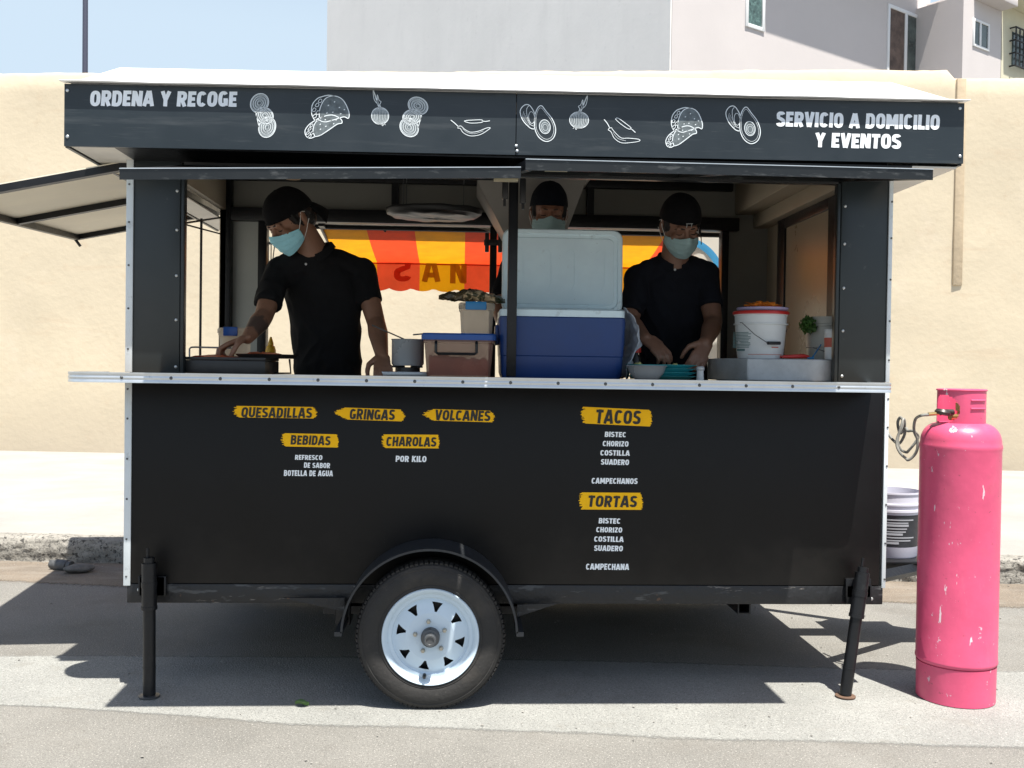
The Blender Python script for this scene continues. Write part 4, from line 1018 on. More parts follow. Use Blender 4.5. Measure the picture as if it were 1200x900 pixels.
# --- plastic storage boxes
def storage_box(name, label, x0, x1, y0, y1, z0, z1, body, lidm, lidh, clip=None, handle=None, tp=.012, lidover=.012, group=None):
    g = thing(name, label, 'storage box', ((x0+x1)/2, (y0+y1)/2, z0), group)
    b = B(); b.ring_loft([rr(x0+tp, x1-tp, y0+tp, y1-tp, z0+.001, .015), rr(x0+tp*.8, x1-tp*.8, y0+tp*.8, y1-tp*.8, z0+.008, .02), rr(x0, x1, y0, y1, z1-.022, .02), rr(x0-.004, x1+.004, y0-.004, y1+.004, z1-.018, .02), rr(x0-.004, x1+.004, y0-.004, y1+.004, z1, .02)])
    b.build('tub', body, g, ang=30)
    b = B(); o = lidover; b.ring_loft([rr(x0-o, x1+o, y0-o, y1+o, z1-.008, .025), rr(x0-o, x1+o, y0-o, y1+o, z1+lidh-.006, .025), rr(x0-o+.006, x1+o-.006, y0-o+.006, y1+o-.006, z1+lidh, .022), rr(x0+.01, x1-.01, y0+.01, y1-.01, z1+lidh, .018), rr(x0+.014, x1-.014, y0+.014, y1-.014, z1+lidh-.005, .018)])
    b.build('lid', lidm, g, ang=30)
    if clip:
        b = B(); cx = (x0+x1)/2 + clip[0]; b.box(cx-clip[1]/2, cx+clip[1]/2, y0-o-.008, y0-o-.001, z1-clip[2], z1+lidh+.003, .003); b.build('clip', clip[3], g)
    if handle:
        b = B(); cx = (x0+x1)/2 - .01; yy = y0-.004; hw, hz0, hz1 = .078, z1-.062, z1-.014
        b.tube([(cx-hw,yy+.004,hz1),(cx-hw,yy-.012,hz1-.012),(cx-hw,yy-.014,hz0+.006),(cx-hw+.008,yy-.014,hz0),(cx+hw-.008,yy-.014,hz0),(cx+hw,yy-.014,hz0+.006),(cx+hw,yy-.012,hz1-.012),(cx+hw,yy+.004,hz1)], .0055, 8)
        b.build('handle', 'blackplastic', g)
    return g
x0, x1 = at(497,420,Y=.06).x, at(578,420,Y=.06).x; zt1 = at(540,396,Y=.06).z
storage_box('storage_box', 'larger milky plastic box of meat with blue lid and black handle', x0, x1, .06, .34, ZC, zt1, 'clearbox', 'bluelid', .018, handle=True)
b = B()
b.grid(lambda u, v: Vector((x0+.018 + (x1-x0-.036)*u, .078 + .244*v, ZC + .078 + .022*noise.fractal(Vector((u*6, v*6, 1)), 1, 2, 4) - .02*u)), 40, 36)
rim_ = [e for e in b.bm.edges if e.is_boundary]
q_ = bmesh.ops.extrude_edge_only(b.bm, edges=rim_)
for v in q_['geom']:
    if isinstance(v, bmesh.types.BMVert): v.co.z = ZC + .006
tag(b.build('raw_meat', 'meat', org=((x0+x1)/2,.2,ZC+.006)), 'heap of raw orange red meat inside the milky blue lidded box', 'meat')
zs = zt1 + .0135
x0, x1 = at(539,370,Y=.16).x, at(578.5,370,Y=.16).x; zt2 = at(560,358,Y=.16).z
storage_box('storage_box', 'small clear tub with bright blue clip on top of meat box', x0, x1, .16, .30, zs, zt2, 'clearbox2', 'clearbox2', .012, clip=(-.004,.095*.88,.018,'cyanclip'), tp=.007, lidover=.006)
snz = zt2 + .012
x0, x1 = at(256,395,Y=.33).x, at(289,395,Y=.33).x; zt3 = at(270,388,Y=.33).z
storage_box('storage_box', 'pale clear tub with blue clip behind the griddle at left', x0, x1, .33, .45-.02, ZC, zt3, 'clearbox2', 'clearbox2', .014, clip=(-.006,.058,.02,'bluelid'), tp=.006, lidover=.008)
# snack bag lying on the small tub
q0, q1 = at(514,352,Y=.22), at(592,350,Y=.22)
b = B()
def bagf(u, v):
    t = u; wd = .062*min(1, .10+2.2*t)*min(1, .35+3*(1-t)); a = 2*pi*v
    th = .024*sin(pi*min(1, .05+t*.90))**.8
    x = q0.x + (q1.x-q0.x)*t; y = .225 + wd*cos(a); z = snz + .004 + th + th*sin(a)*.95 + .010*(1-t)**2
    n_ = noise.fractal(Vector((t*7, cos(a)*1.5, sin(a)*1.5)), 1, 2, 4)*.013
    return Vector((x, y + n_, max(snz+.001, z + n_)))
n1, n2 = 30, 24
b.ring_loft([[bagf(i/n1, j/n2) for j in range(n2)] for i in range(n1+1)])
tag(b.build('snack_bag', 'snack', org=(q0.x+.1, .225, snz), ang=60), 'crumpled brown foil bag with pointed corner lying on small clear tub', 'bag')
# --- pot with ladle on a low burner
x0, x1 = at(459,410,Y=.25).x, at(497,410,Y=.25).x; cx = (x0+x1)/2; r_ = (x1-x0)/2; zp0 = at(475,428.5,Y=.25).z; zp1 = at(475,398,Y=.25).z
BU = thing('gas_burner', 'low steel table burner under the cooking pot', 'burner', (cx, .25, ZC))
b = B(); b.box(cx-.10, cx+.09, .15, .37, ZC+.001, ZC+.018, .004); b.build('base', 'steel', BU)
b = B()
for k in range(4): a = pi/4 + k*pi/2; b.box(-.004,.004,.02,.075,0,.0, 0, T(cx,.25,0)) if 0 else b.cyl((cx+.02*cos(a), .25+.02*sin(a), zp0-.004), (cx+.08*cos(a), .25+.08*sin(a), zp0-.004), .004, 6)
b.lathe([(.05,ZC+.018),(.05,zp0-.008),(.03,zp0-.006),(.001,zp0-.006)], (cx,.25,0), 20); b.build('grate', 'darksteel', BU)
PT = thing('cooking_pot', 'small steel cooking pot standing on the table burner', 'pot', (cx, .25, zp0))
b = B(); b.lathe([(.001,zp0),(r_-.006,zp0),(r_,zp0+.008),(r_,zp1-.003),(r_+.003,zp1),(r_+.001,zp1+.002),(r_-.003,zp1),(r_-.003,zp0+.01),(.001,zp0+.008)], (cx,.25,0), 40); b.build('pan_body', 'steel', PT, ang=50)
b = B(); b.tube([(cx+r_*.3,.25,zp1+.02),(cx+r_,.25,zp1+.025),(cx+r_+.03,.25,zp1+.018)], .003, 6); b.build('wire_handle', 'hubmetal', PT)
q0, q1 = at(452,388,Y=.25), at(484,402,Y=.25)
b = B(); dd = (q1-q0)
b.ring_loft([[p + Vector((0,s1*.010,s2*.003)) for s1, s2 in ((-1,-1),(1,-1),(1,1),(-1,1))] for p in (q0 - dd*.5, q0, q1)])
b.ell(q1 + Vector((.012,0,-.012)), (.022,.022,.012)); tag(b.build('ladle', 'darksteel', org=q1), 'dark flat handled ladle leaning in the steel pot', 'ladle')
# --- griddle at the left
x0, x1 = at(213,425,Y=.03).x, at(311,425,Y=.03).x; zg = at(260,418.5,Y=.03).z
GR = thing('griddle', 'long black steel griddle with wire handle beside bearded left worker'.replace('bearded ',''), 'griddle', ((x0+x1)/2, .18, ZC))
b = B(); b.box(x0, x1, .03, .31, ZC+.002, zg-.012, .004); b.box(x0, x1, .03, .036, zg-.0115, zg, .002); b.box(x0, x1, .304, .31, zg-.0115, zg, .002); b.box(x0, x0+.006, .036, .304, zg-.0115, zg); b.box(x1-.006, x1, .036, .304, zg-.0115, zg)
b.build('griddle_body', 'darksteel', GR)
b = B(); b.ell(((x0+x1)/2-.06,.17,zg-.004), (.09,.09,.012), None, 24, 10, .5, 30, 3); b.build('cooked_meat', 'meat', GR)
h0, h1 = at(222,418,Y=.2), at(222,407,Y=.2)
b = B(); b.tube([(h0.x,.2,zg-.008),(h0.x,.2,h1.z-.006),(h0.x+.006,.2,h1.z),(h0.x+.02,.2,h1.z+.001),(h0.x+.16,.2,h1.z),(h0.x+.17,.2,h1.z-.008),(h0.x+.17,.2,zg-.008)], .0035, 8); b.build('wire_handle', 'galv', GR)
# flat comal pan on a wire stand, right of the griddle
qc = at(312,416,Y=.2); cx = qc.x+.005
CM = thing('comal_pan', 'round black comal pan on bent wire stand right of the griddle', 'pan', (cx, .2, ZC))
zc0 = at(312, 420, Y=.2).z
b = B(); b.lathe([(.001,zc0),(.105,zc0),(.122,zc0+.014),(.125,zc0+.016),(.119,zc0+.016),(.102,zc0+.005),(.001,zc0+.004)], (cx,.2,0), 40); b.build('pan_body', 'darksteel', CM)
b = B()
for k in range(3):
    a = k*2*pi/3 + .5; b.tube([(cx+.09*cos(a),.2+.09*sin(a),zc0-.002),(cx+.10*cos(a+.1),.2+.10*sin(a+.1),ZC+.005),(cx+.02*cos(a),.2+.02*sin(a),ZC+.004)], .004, 6)
b.build('wire_stand', 'blackmetal', CM)
b = B(); b.ell((cx-.02,.2,zc0+.012), (.07,.07,.012), None, 24, 10, .6, 30, 5); tag(b.build('chopped_meat', 'meat', org=(cx,.2,zc0+.004)), 'small heap of chopped red meat in the comal pan', 'meat')
# yellow bottle and hanging chain of utensils behind the left worker
q = at(315,412,Y=1.2)
YBt = thing('squeeze_bottle', 'yellow squeeze bottle on the rear counter behind the left worker', 'bottle', (q.x,1.25,1.186))
b = B(); b.lathe([(.001,1.186),(.024,1.186),(.026,1.195),(.026,1.31),(.02,1.33),(.012,1.335)], (q.x,1.25,0), 20); b.build('bottle_body', 'yellowplastic', YBt)
b = B(); b.lathe([(.014,1.333),(.014,1.345),(.005,1.375),(.002,1.378)], (q.x,1.25,0), 14); b.build('nozzle', 'yellowplastic', YBt)
ur, ur2 = at(308,285,Y=1.52), at(322,283,Y=1.52)
UT = thing('hanging_rack', 'thin rail with two hanging wire skewers behind the left worker', 'rack', (ur.x,1.52,ur.z))
b = B(); b.cyl((ur.x-.02,1.52,ur.z), (ur.x+.25,1.52,ur.z+.004), .008, 8); b.box(ur.x-.03, ur.x-.02, 1.49, 1.53, ur.z-.01, ur.z+.01); b.build('rail', 'galv', UT)
for i, dx in enumerate((.045, .058)):
    b = B(); b.tube([(ur.x+dx,1.52,ur.z+.009),(ur.x+dx,1.508,ur.z+.0),(ur.x+dx+.004*i,1.512,ur.z-.02),(ur.x+dx-.012*i+.0,1.512,ur.z-.16)], .003, 6)
    tag(b.build('skewer', 'galv', org=(ur.x+dx,1.52,ur.z)), 'thin wire skewer hanging from the rail behind the left worker', 'skewer', 'skewers on the hanging rail')
# --- clear plastic bag over the cooler's right side
b = B()
k0 = [at(733,362,Y=.10), at(742,385,Y=.10), at(750,406,Y=.10), at(743,420,Y=.10), at(735,432,Y=.10)]
def bgf(u, v):
    prof = [(.440,1.478,.0),(.470,1.455,.02),(.492,1.405,.03),(.503,1.345,.04),(.492,1.31,.05),(.470,1.27,.04),(.464,1.203,.03)]
    i = min(int(v*6), 5); t = v*6-i
    x = prof[i][0]*(1-t) + prof[i+1][0]*t; z = prof[i][1]*(1-t) + prof[i+1][1]*t
    y = .09 + .22*u + .02*sin(v*6+u*4)
    x = x - .075*abs(u-.25)*v*1.2 + .018*noise.fractal(Vector((u*4, v*5, 2)), 1, 2, 4) 
    return Vector((max(x, X1+.003 if z < zt_b+.03 else X1-.02), y, max(ZC+.002, z + .012*fnoise(u*7, v*8))))
b.grid(bgf, 30, 40)
tag(b.build('plastic_bag', 'bag', org=(.46,.15,ZC), ang=70, solid=.0015), 'crinkled white plastic bag hanging down the right side of cooler', 'bag')
q = at(742,420,Y=.30)
RB = thing('sauce_bottle', 'small dark sauce bottle with red cap between cooler and right worker', 'bottle', (q.x+.015,.33,ZC))
zc_ = at(742,412,Y=.33).z
b = B(); b.lathe([(.001,ZC+.001),(.022,ZC+.001),(.023,ZC+.01),(.023,zc_-.03),(.013,zc_-.012),(.013,zc_)], (q.x+.015,.33,0), 20); b.build('bottle_body', 'blackplastic', RB)
b = B(); b.lathe([(.022,zc_-.005),(.023,zc_),(.023,zc_+.014),(.02,zc_+.018),(.001,zc_+.018)], (q.x+.015,.33,0), 20); b.build('cap', 'redplastic', RB)
# --- steel bowl, teal plates, salt shaker
cx = at(757,440,Y=-.02).x; rb = (at(780,430,Y=-.02).x - at(733,430,Y=-.02).x)/2; zb_ = at(757,429,Y=-.02).z
BO = thing('steel_bowl', 'shallow steel bowl on the counter in front of teal plates', 'bowl', (cx,-.03,ZC))
b = B(); b.lathe([(.001,ZC+.002),(rb*.55,ZC+.002),(rb*.62,ZC+.006),(rb*.85,ZC+.028),(rb*.95,zb_-.003),(rb*1.02,zb_),(rb*1.0,zb_+.002),(rb*.93,zb_-.001),(rb*.82,ZC+.03),(rb*.55,ZC+.008),(.001,ZC+.007)], (cx,-.03,0), 48); b.build('bowl_body', 'steel', BO, ang=60)
cxp = at(775,430,Y=.12).x; rp = at(816,430,Y=.12).x - cxp
zpp = ZC + .001; zps = []
for i in range(4):
    pl = None
    z = ZC + .002 + i*.0145; zps.append(z)
    lab = ['teal plastic plate at the bottom of the stack by the bowl', 'teal plastic plate second from the bottom of its stack', 'teal plastic plate second from the top of its stack', 'topmost teal plate of the stack with garnish on it'][i]
    b = B(); b.lathe([(.001,z),(rp*.72,z),(rp*.78,z+.002),(rp*.97,z+.0125),(rp,z+.0135),(rp,z+.0142),(rp*.96,z+.0142),(rp*.76,z+.004),(.001,z+.003)], (cxp + .003*sin(i*2.1),.13,0), 56)
    tag(b.build('plate', 'teal', org=(cxp,.13,z), ang=50), lab, 'plate', 'teal plates stacked on the counter')
zt4 = zps[-1]+.006
for i, (px, lab, sz) in enumerate(((748,'pale chopped garnish on the left of the topmost teal plate',.018),(791,'small yellowish garnish heap on the right of the topmost teal plate',.012))):
    q = at(px,426,Y=.10); b = B(); b.ell((q.x,.10,zt4+.004), (sz,sz,.010), None, 18, 10, .7, 24, i+2)
    tag(b.build('garnish', 'food', org=(q.x,.10,zt4), ang=60), lab, 'garnish')
q = at(820.5,440,Y=-.02); zs0 = at(820.5,433,Y=-.02).z
SH = thing('salt_shaker', 'small clear salt shaker with steel cap beside the teal plates', 'shaker', (q.x,-.02,ZC))
b = B(); b.lathe([(.001,ZC+.001),(.0135,ZC+.001),(.0145,ZC+.004),(.0125,zs0-.008),(.013,zs0-.003)], (q.x,-.02,0), 20); b.build('glass_body', 'bucketwhite', SH)
b = B(); b.lathe([(.0155,zs0-.004),(.0165,zs0),(.0165,zs0+.007),(.012,zs0+.012),(.001,zs0+.013)], (q.x,-.02,0), 20); b.build('cap', 'steel', SH)
# --- steel tray with chamfered corner on the right
xa, xb_, xc, xd = at(843,430,Y=.16).x, at(876,430,Y=.02).x, at(955,430,Y=.02).x, at(979,430,Y=.05).x; zw = at(920,420.5,Y=.02).z
poly = [(xb_,.02),(xc,.02),(xc+.03,.026),(xd,.045),(xd,.36),(xa,.36),(xa,.17)]
b = B(); b.prism(poly, zw-ZC-.002, T(0,0,ZC+.002)); 
wt = b.build('serving_tray_box', 'galv', org=(xb_,.2,ZC)); bv = wt.modifiers.new('edge', 'BEVEL'); bv.width = .005; bv.segments = 3; bv.limit_method = 'ANGLE'
tag(wt, 'low grey steel box with chamfered corner under the white bucket', 'steel box')
# --- white bucket
cx = at(891,400,Y=.2).x; r1 = (at(921,370,Y=.2).x - at(861,370,Y=.2).x)/2; r0 = r1*.86; z0, z1 = zw+.001, at(891,366,Y=.12).z
BK = thing('white_bucket', 'white plastic bucket with red rim and dark handle on steel box', 'bucket', (cx,.2,zw))
b = B(); b.lathe([(.001,z0),(r0-.003,z0),(r0,z0+.004),(r0+(r1-r0)*.72,z0+(z1-z0)*.74),(r1+.003,z0+(z1-z0)*.745),(r1+.003,z0+(z1-z0)*.77),(r0+(r1-r0)*.8,z0+(z1-z0)*.775),(r1-.002,z1-.012),(r1+.002,z1-.010),(r1+.002,z1-.003)], (cx,.2,0), 56); b.build('pail', 'bucketwhite', BK, ang=35)
b = B(); b.lathe([(r1+.001,z1-.003),(r1+.006,z1-.006),(r1+.007,z1+.004),(r1+.002,z1+.008),(r1-.004,z1+.008)], (cx,.2,0), 56, cap=False); b.build('rim', 'redplastic', BK, ang=60)
def onpail(px, py):      # front surface of the pail for the printed marks
    t = (at(px,py,Y=.1)); return t
b = B()
rad = lambda z: r0+(r1-r0)*.95*(z-z0)/(z1-z0) + .0012
def patch(b, pa, pb, za, zb2):
    n = 6; V = []
    for k in range(n+1):
        x = pa + (pb-pa)*k/n - cx
        V.append([b.bm.verts.new((cx+x, .2 - sqrt(max(0, rad(z)**2 - x*x)), z)) for z in (za, zb2)])
    for k in range(n): b.bm.faces.new((V[k][0], V[k+1][0], V[k+1][1], V[k][1]))
for i in range(11):
    zz = at(875, 389+i*1.75, Y=.1).z; rnd = random.Random(i); e = rnd.random()*.012
    patch(b, at(866.5,400,Y=.1).x + .003*rnd.random(), at(882.5,400,Y=.1).x - e, zz-.0016, zz+.0012)
patch(b, at(872,400,Y=.1).x, at(877,400,Y=.1).x, at(875,411,Y=.1).z, at(875,408.5,Y=.1).z)
b.build('printed_text', 'inkteal', BK)
b = B(); zz = at(880,415,Y=.1).z; patch(b, cx-r0*.75, cx+r0*.75, zz-.0012, zz+.0008); zz = at(910,407,Y=.1).z; patch(b, at(905,400,Y=.1).x, at(914,400,Y=.1).x, zz-.002, zz+.002); b.build('printed_band', 'inkred', BK)
b = B()
a0, a1, a2 = at(868.5,378,Y=.085), at(885,392,Y=.07), at(900,402,Y=.075)
b.tube([(a0.x,.10,a0.z),(a0.x+.003,.085,a0.z),(a1.x,.075,a1.z),(a2.x,.078,a2.z),(a2.x+.06,.12,a2.z+.002),(cx+r1+.004,.2,a2.z+.06)], .0016, 6); b.build('wire_bail', 'hubmetal', BK)
b = B(); b.cyl((a2.x,.078,a2.z), (a2.x+.055,.098,a2.z+.001), .0065, 10); b.build('grip', 'blackplastic', BK)
zl = z1+.0085
b = B(); rl = (at(923,362,Y=.2).x-at(864,362,Y=.2).x)/2; cxl = at(893.5,362,Y=.2).x; zl1 = at(893,359.5,Y=.1).z
b.lathe([(.001,zl),(rl*.9,zl),(rl*.97,zl+.006),(rl,zl1),(rl*.98,zl1+.002),(rl*.93,zl+.006),(.001,zl+.004)], (cxl,.2,0), 48)
tag(b.build('basin', 'lavender', org=(cxl,.2,zl), ang=50), 'shallow lavender plastic dish on top of the white bucket', 'dish')
b = B(); b.ell((cxl+.0,.2,zl1+.004), (rl*.62,rl*.6,.020), None, 40, 24, .55, 22, 4); 
for k in range(5): a = k*1.3; b.ell((cxl+rl*.3*cos(a),.2+rl*.3*sin(a),zl1+.010), (.03,.025,.012), RZ(a), 20, 10, .5, 14, k)
tag(b.build('orange_cloth', 'orangecloth', org=(cxl,.2,zl+.005), ang=60), 'crumpled orange cloth lying in the lavender dish', 'cloth')
# red tongs, blue spoon
q0, q1 = at(917,417.5,Y=.10), at(949,416.5,Y=.10)
b = B(); zz = zw+.009
b.tube([(q0.x,.10,zz),(q0.x+.05,.10,zz+.002),(q1.x-.02,.11,zz+.004),(q1.x,.11,zz+.002)], [.006,.0085,.0085,.005], 10); b.tube([(q0.x,.13,zz),(q1.x,.13,zz)], [.005,.006], 8)
tag(b.build('tongs', 'redplastic', org=(q0.x,.1,zw)), 'red plastic handled tongs lying on the steel box', 'tongs')
q0, q1 = at(950,417,Y=.08), at(962,404,Y=.16)
b = B(); b.ell((q0.x,.08,zw+.005), (.016,.011,.004)); b.tube([(q0.x+.006,.08,zw+.006),(q1.x,.16,q1.z)], .0028, 6)
tag(b.build('spoon', 'cyanclip', org=(q0.x,.08,zw)), 'blue spoon leaning against the grey bucket', 'spoon')
# grey bucket, herbs, cup
cx = at(970,400,Y=.24).x+.012; rg = cx - at(946,380,Y=.24).x; zg1 = at(960,371,Y=.2).z
GB = thing('grey_bucket', 'translucent grey bucket holding green herbs beside the right post', 'bucket', (cx,.26,zw))
b = B(); b.lathe([(.001,zw+.001),(rg*.84,zw+.001),(rg*.86,zw+.006),(rg*.9,zw+.05),(rg*.94,zw+.052),(rg*.93,zw+.056),(rg*.95,zg1-.04),(rg*1.02,zg1-.038),(rg*1.02,zg1-.030),(rg*.97,zg1-.028),(rg*1.0,zg1),(rg*.97,zg1),(rg*.9,zw+.06),(.001,zw+.02)], (cx,.26,0), 44); b.build('pail', 'bucketgrey', GB, ang=40)
b = B(); b.tube([(cx-rg*.9,.20,zw+.05),(cx-rg*.3,.26-rg*.93,zw+.028),(cx+rg*.2,.26-rg*.95,zw+.024)], .0016, 6); b.build('wire_bail', 'hubmetal', GB)
b = B(); rnd = random.Random(5)
hc = at(944,380,Y=.2)
for k in range(230):
    u = Vector((rnd.gauss(0,1), rnd.gauss(0,1), rnd.gauss(0,1))).normalized()*(rnd.random()**.4)
    p = Vector((hc.x + .012 + u.x*.036, .2 + u.y*.03, hc.z - .004 + u.z*.036))
    R = Euler((rnd.random()*6, rnd.random()*6, rnd.random()*6)).to_matrix(); s_ = .006 + .006*rnd.random()
    vs = [b.bm.verts.new(p + R @ Vector(q)*s_) for q in ((-.9,0,0),(-.3,.6,.15),(.5,.5,.1),(1,0,-.1),(.5,-.5,.1),(-.3,-.6,.15))]
    b.bm.faces.new(vs)
for k in range(6): b.tube([(hc.x+.02+.006*k,.22,hc.z), (cx-.03+.01*k,.26,zg1-.03)], .002, 5)
tag(b.build('herb_bunch', 'leaf', org=(hc.x,.2,zg1-.03), fix=False), 'bunch of green herbs drooping over the grey bucket', 'herbs')
cx2 = at(975,400,Y=.10).x+.006; rc = cx2 - at(966,395,Y=.10).x; zc1 = at(975,386,Y=.1).z
CU = thing('cup', 'white tub with red printed band standing before the grey bucket', 'cup', (cx2,.10,zw))
b = B(); b.lathe([(.001,zw+.001),(rc*.86,zw+.001),(rc*.95,zc1-.016),(rc,zc1-.014),(rc,zc1-.002),(rc*.96,zc1),(.001,zc1)], (cx2,.10,0), 32); b.build('tub', 'bucketwhite', CU, ang=40)
b = B(); za_, zb_2 = at(975,407,Y=.1).z, at(975,396,Y=.1).z; b.lathe([(rc*.93,za_),(rc*.965,zb_2)], (cx2,.10,0), 32, cap=False)
b.build('printed_band', 'inkred', CU)
# --- ceiling lamp, tray, bottle lying on the awning bar
q = at(343,204,Y=.35)
LP = thing('ceiling_lamp', 'round beige ceiling lamp partly hidden above the left serving lid', 'lamp', (q.x,.35,2.254))
b = B(); rl_ = at(360,204,Y=.35).x-q.x; zb0 = at(343,211,Y=.35).z; b.lathe([(.001,zb0),(rl_*.5,zb0+.004),(rl_*.9,zb0+.02),(rl_,zb0+.05),(rl_*.7,zb0+.09),(.03,zb0+.10)], (q.x,.35,0), 32); b.build('lamp_shade', 'amber', LP)
b = B(); b.cyl((q.x,.35,zb0+.10), (q.x,.35,2.254), .02, 12); b.build('stem', 'blackmetal', LP)
q0, q1 = at(450,246,Y=.9), at(566,246,Y=.9)
b = B()
def trf(u, v):
    a = 2*pi*u; cx_ = (q0.x+q1.x)/2; rx_ = (q1.x-q0.x)/2
    prof = [(1,.028),(.97,.012),(.85,.003),(.5,0),(.02,.0)]
    i = min(int(v*4), 3); t = v*4-i; r = prof[i][0]*(1-t)+prof[i+1][0]*t; z = prof[i][1]*(1-t)+prof[i+1][1]*t
    return Vector((cx_ + rx_*r*cos(a), 1.0 + .17*r*sin(a), q0.z - .02 + z*1.6 + .006*fnoise(a*3, v*4)))
b.grid(trf, 60, 9, True)
trz = q0.z
hang = thing('hanging_tray', 'shiny oval tray hanging under the ceiling between the two left workers'.replace('two left workers','left and middle worker'), 'tray', ((q0.x+q1.x)/2,1.0,q0.z))
b.build('tray_body', 'cloudplastic', hang, solid=.002)
b = B()
for s1 in (-1,1):
    for s2 in (-1,1): b.cyl(((q0.x+q1.x)/2 + s1*.14, 1.0+s2*.12, q0.z+.005), ((q0.x+q1.x)/2 + s1*.14, 1.0+s2*.12, 2.256), .0022, 6)
b.build('hanging_wire', 'hubmetal', hang)
q0, q1 = at(551,269,Y=1.6), at(603,271,Y=1.6)
BT = thing('plastic_bottle', 'pale plastic bottle with green cap lying on the awning bar', 'bottle', (q0.x,1.6,q0.z-.01))
BMx = Matrix.Translation((q0.x,1.6,q0.z+.014)) @ RY(pi/2)
b = B(); b.lathe([(.009,.016),(.009,.03),(.016,.06),(.028,.10),(.030,.12),(.030,.24),(.026,.25),(.001,.25)], seg=20, Mx=BMx); b.build('bottle_body', 'clearbox2', BT)
b = B(); b.lathe([(.001,0),(.011,0),(.0115,.018),(.009,.02)], seg=14, Mx=BMx); b.build('cap', 'leaf', BT)

# --- pink gas cylinder
GY = -.08; GX = at(1123,640,Y=GY).x; rc = .1445
ztop = at(1129,457,Y=GY).z; zsh = at(1129,499,Y=GY-.06).z; zseam = at(1129,522,Y=GY-.16).z; zlow = at(1117,790,Y=GY-.16).z
GS = thing('gas_cylinder', 'tall scratched pink gas cylinder standing on the road beside the trailer', 'gas cylinder', (GX,GY,.004))
b = B()
prof = [(.001,zlow-.02),(rc*.85,zlow-.01),(rc*.97,zlow+.004),(rc+.002,zlow+.012),(rc+.002,zlow+.020),(rc,zlow+.026),(rc,zseam-.03),(rc+.0015,zseam-.022),(rc+.0025,zseam-.014),(rc+.0015,zseam-.006),(rc-.001,zseam)]
H_ = zsh+.012 - zseam
for k in range(1, 11): t = k/10*pi/2; prof.append((.04 + (rc-.041)*cos(t)**.62 if k < 10 else .04, zseam + H_*sin(t)))
prof.append((.001, zseam+H_))
b.lathe(prof, (GX,GY,0), 72); b.build('tank', 'pink', GS, ang=50)
b = B(); b.lathe([(rc*.955,.004),(rc*.975,.004),(rc*.982,zlow-.02),(rc*.99,zlow+.002),(rc*.93,zlow+.002),(rc*.94,.02)], (GX,GY,0), 64, closed=True); b.build('foot_ring', 'pink', GS, ang=50)
# collar with an opening on the left and a hand slot in front
rk = .0865; b = B(); na, nz = 120, 24; zc0 = zseam+H_-.03
def inside_hole(a, z):
    da = (a - radians(196) + pi) % (2*pi) - pi
    zz = (z - (zsh + .012 + (ztop-zsh)*.36))/((ztop-zsh)*.42)
    if (da/radians(44))**2 + zz**2 < 1: return True
    da = (a - radians(196+180) + pi) % (2*pi) - pi
    return (da/radians(30))**2 + zz**2 < 1
V = {}
def cv(i, j, k):
    key = (i % na, j, k)
    if key not in V:
        a = 2*pi*i/na; z = zc0 + (ztop-zc0)*j/nz; r = rk - .004*k
        V[key] = b.bm.verts.new((GX + r*cos(a), GY + r*sin(a), z))
    return V[key]
solidc = lambda i, j: 0 <= j < nz and not inside_hole(2*pi*(i+.5)/na, zc0 + (ztop-zc0)*(j+.5)/nz)
for i in range(na):
    for j in range(nz):
        if not solidc(i, j): continue
        b.bm.faces.new((cv(i,j,0), cv(i+1,j,0), cv(i+1,j+1,0), cv(i,j+1,0))); b.bm.faces.new((cv(i,j,1), cv(i,j+1,1), cv(i+1,j+1,1), cv(i+1,j,1)))
        if not solidc(i, j+1): b.bm.faces.new((cv(i,j+1,0), cv(i+1,j+1,0), cv(i+1,j+1,1), cv(i,j+1,1)))
        if not solidc(i, j-1): b.bm.faces.new((cv(i,j,0), cv(i,j,1), cv(i+1,j,1), cv(i+1,j,0)))
        if not solidc((i+1) % na, j): b.bm.faces.new((cv(i+1,j,0), cv(i+1,j,1), cv(i+1,j+1,1), cv(i+1,j+1,0)))
        if not solidc((i-1) % na, j): b.bm.faces.new((cv(i,j,0), cv(i,j+1,0), cv(i,j+1,1), cv(i,j,1)))
col_ = b.build('collar', 'pink', GS, ang=40)
b = B(); b.tube([(GX + rk*cos(2*pi*k/64), GY + rk*sin(2*pi*k/64), ztop) for k in range(64)], .0042, 8, True)
zslot = at(1140,475,Y=GY-rk).z
for dz, rr_ in ((.018,.004),(-.013,.004)):
    b.tube([(GX + (rk+.001)*cos(radians(a)), GY + (rk+.001)*sin(radians(a)), zslot+dz) for a in range(265, 312, 5)], rr_, 8)
b.build('rolled_edge', 'pink', col_)
b = B(); b.cyl((GX,GY,zseam+H_-.01), (GX,GY,zsh+.055), .016, 12); b.cyl((GX,GY,zsh+.055), (GX,GY,zsh+.085), .022, 8); b.cyl((GX,GY,zsh+.03), (GX-.05,GY-.012,zsh+.03), .012, 10); b.build('valve', 'brass', GS)
hq = at(1100,483,Y=GY-.02)
GH = thing('gas_hose', 'looped grey gas hose with regulator between trailer and pink cylinder', 'hose', (hq.x,GY,hq.z))
b = B(); b.cyl((hq.x+.055,GY-.02,hq.z+.0), (hq.x+.0,GY-.03,hq.z), .012, 12); b.lathe([(.001,-.012),(.026,-.010),(.030,0),(.024,.010),(.001,.013)], seg=24, Mx=T(hq.x+.012,GY-.028,hq.z) @ RY(.2)); b.build('regulator', 'regulator', GH)
b = B(); b.cyl((hq.x-.004,GY-.03,hq.z-.004), (hq.x-.045,GY-.03,hq.z-.008), .007, 8); b.build('fitting', 'brass', GH)
b = B()
def hp_(px, py, y): return at(px + 9*max(0, min(1, (1066-px)/14)), py, Y=y)
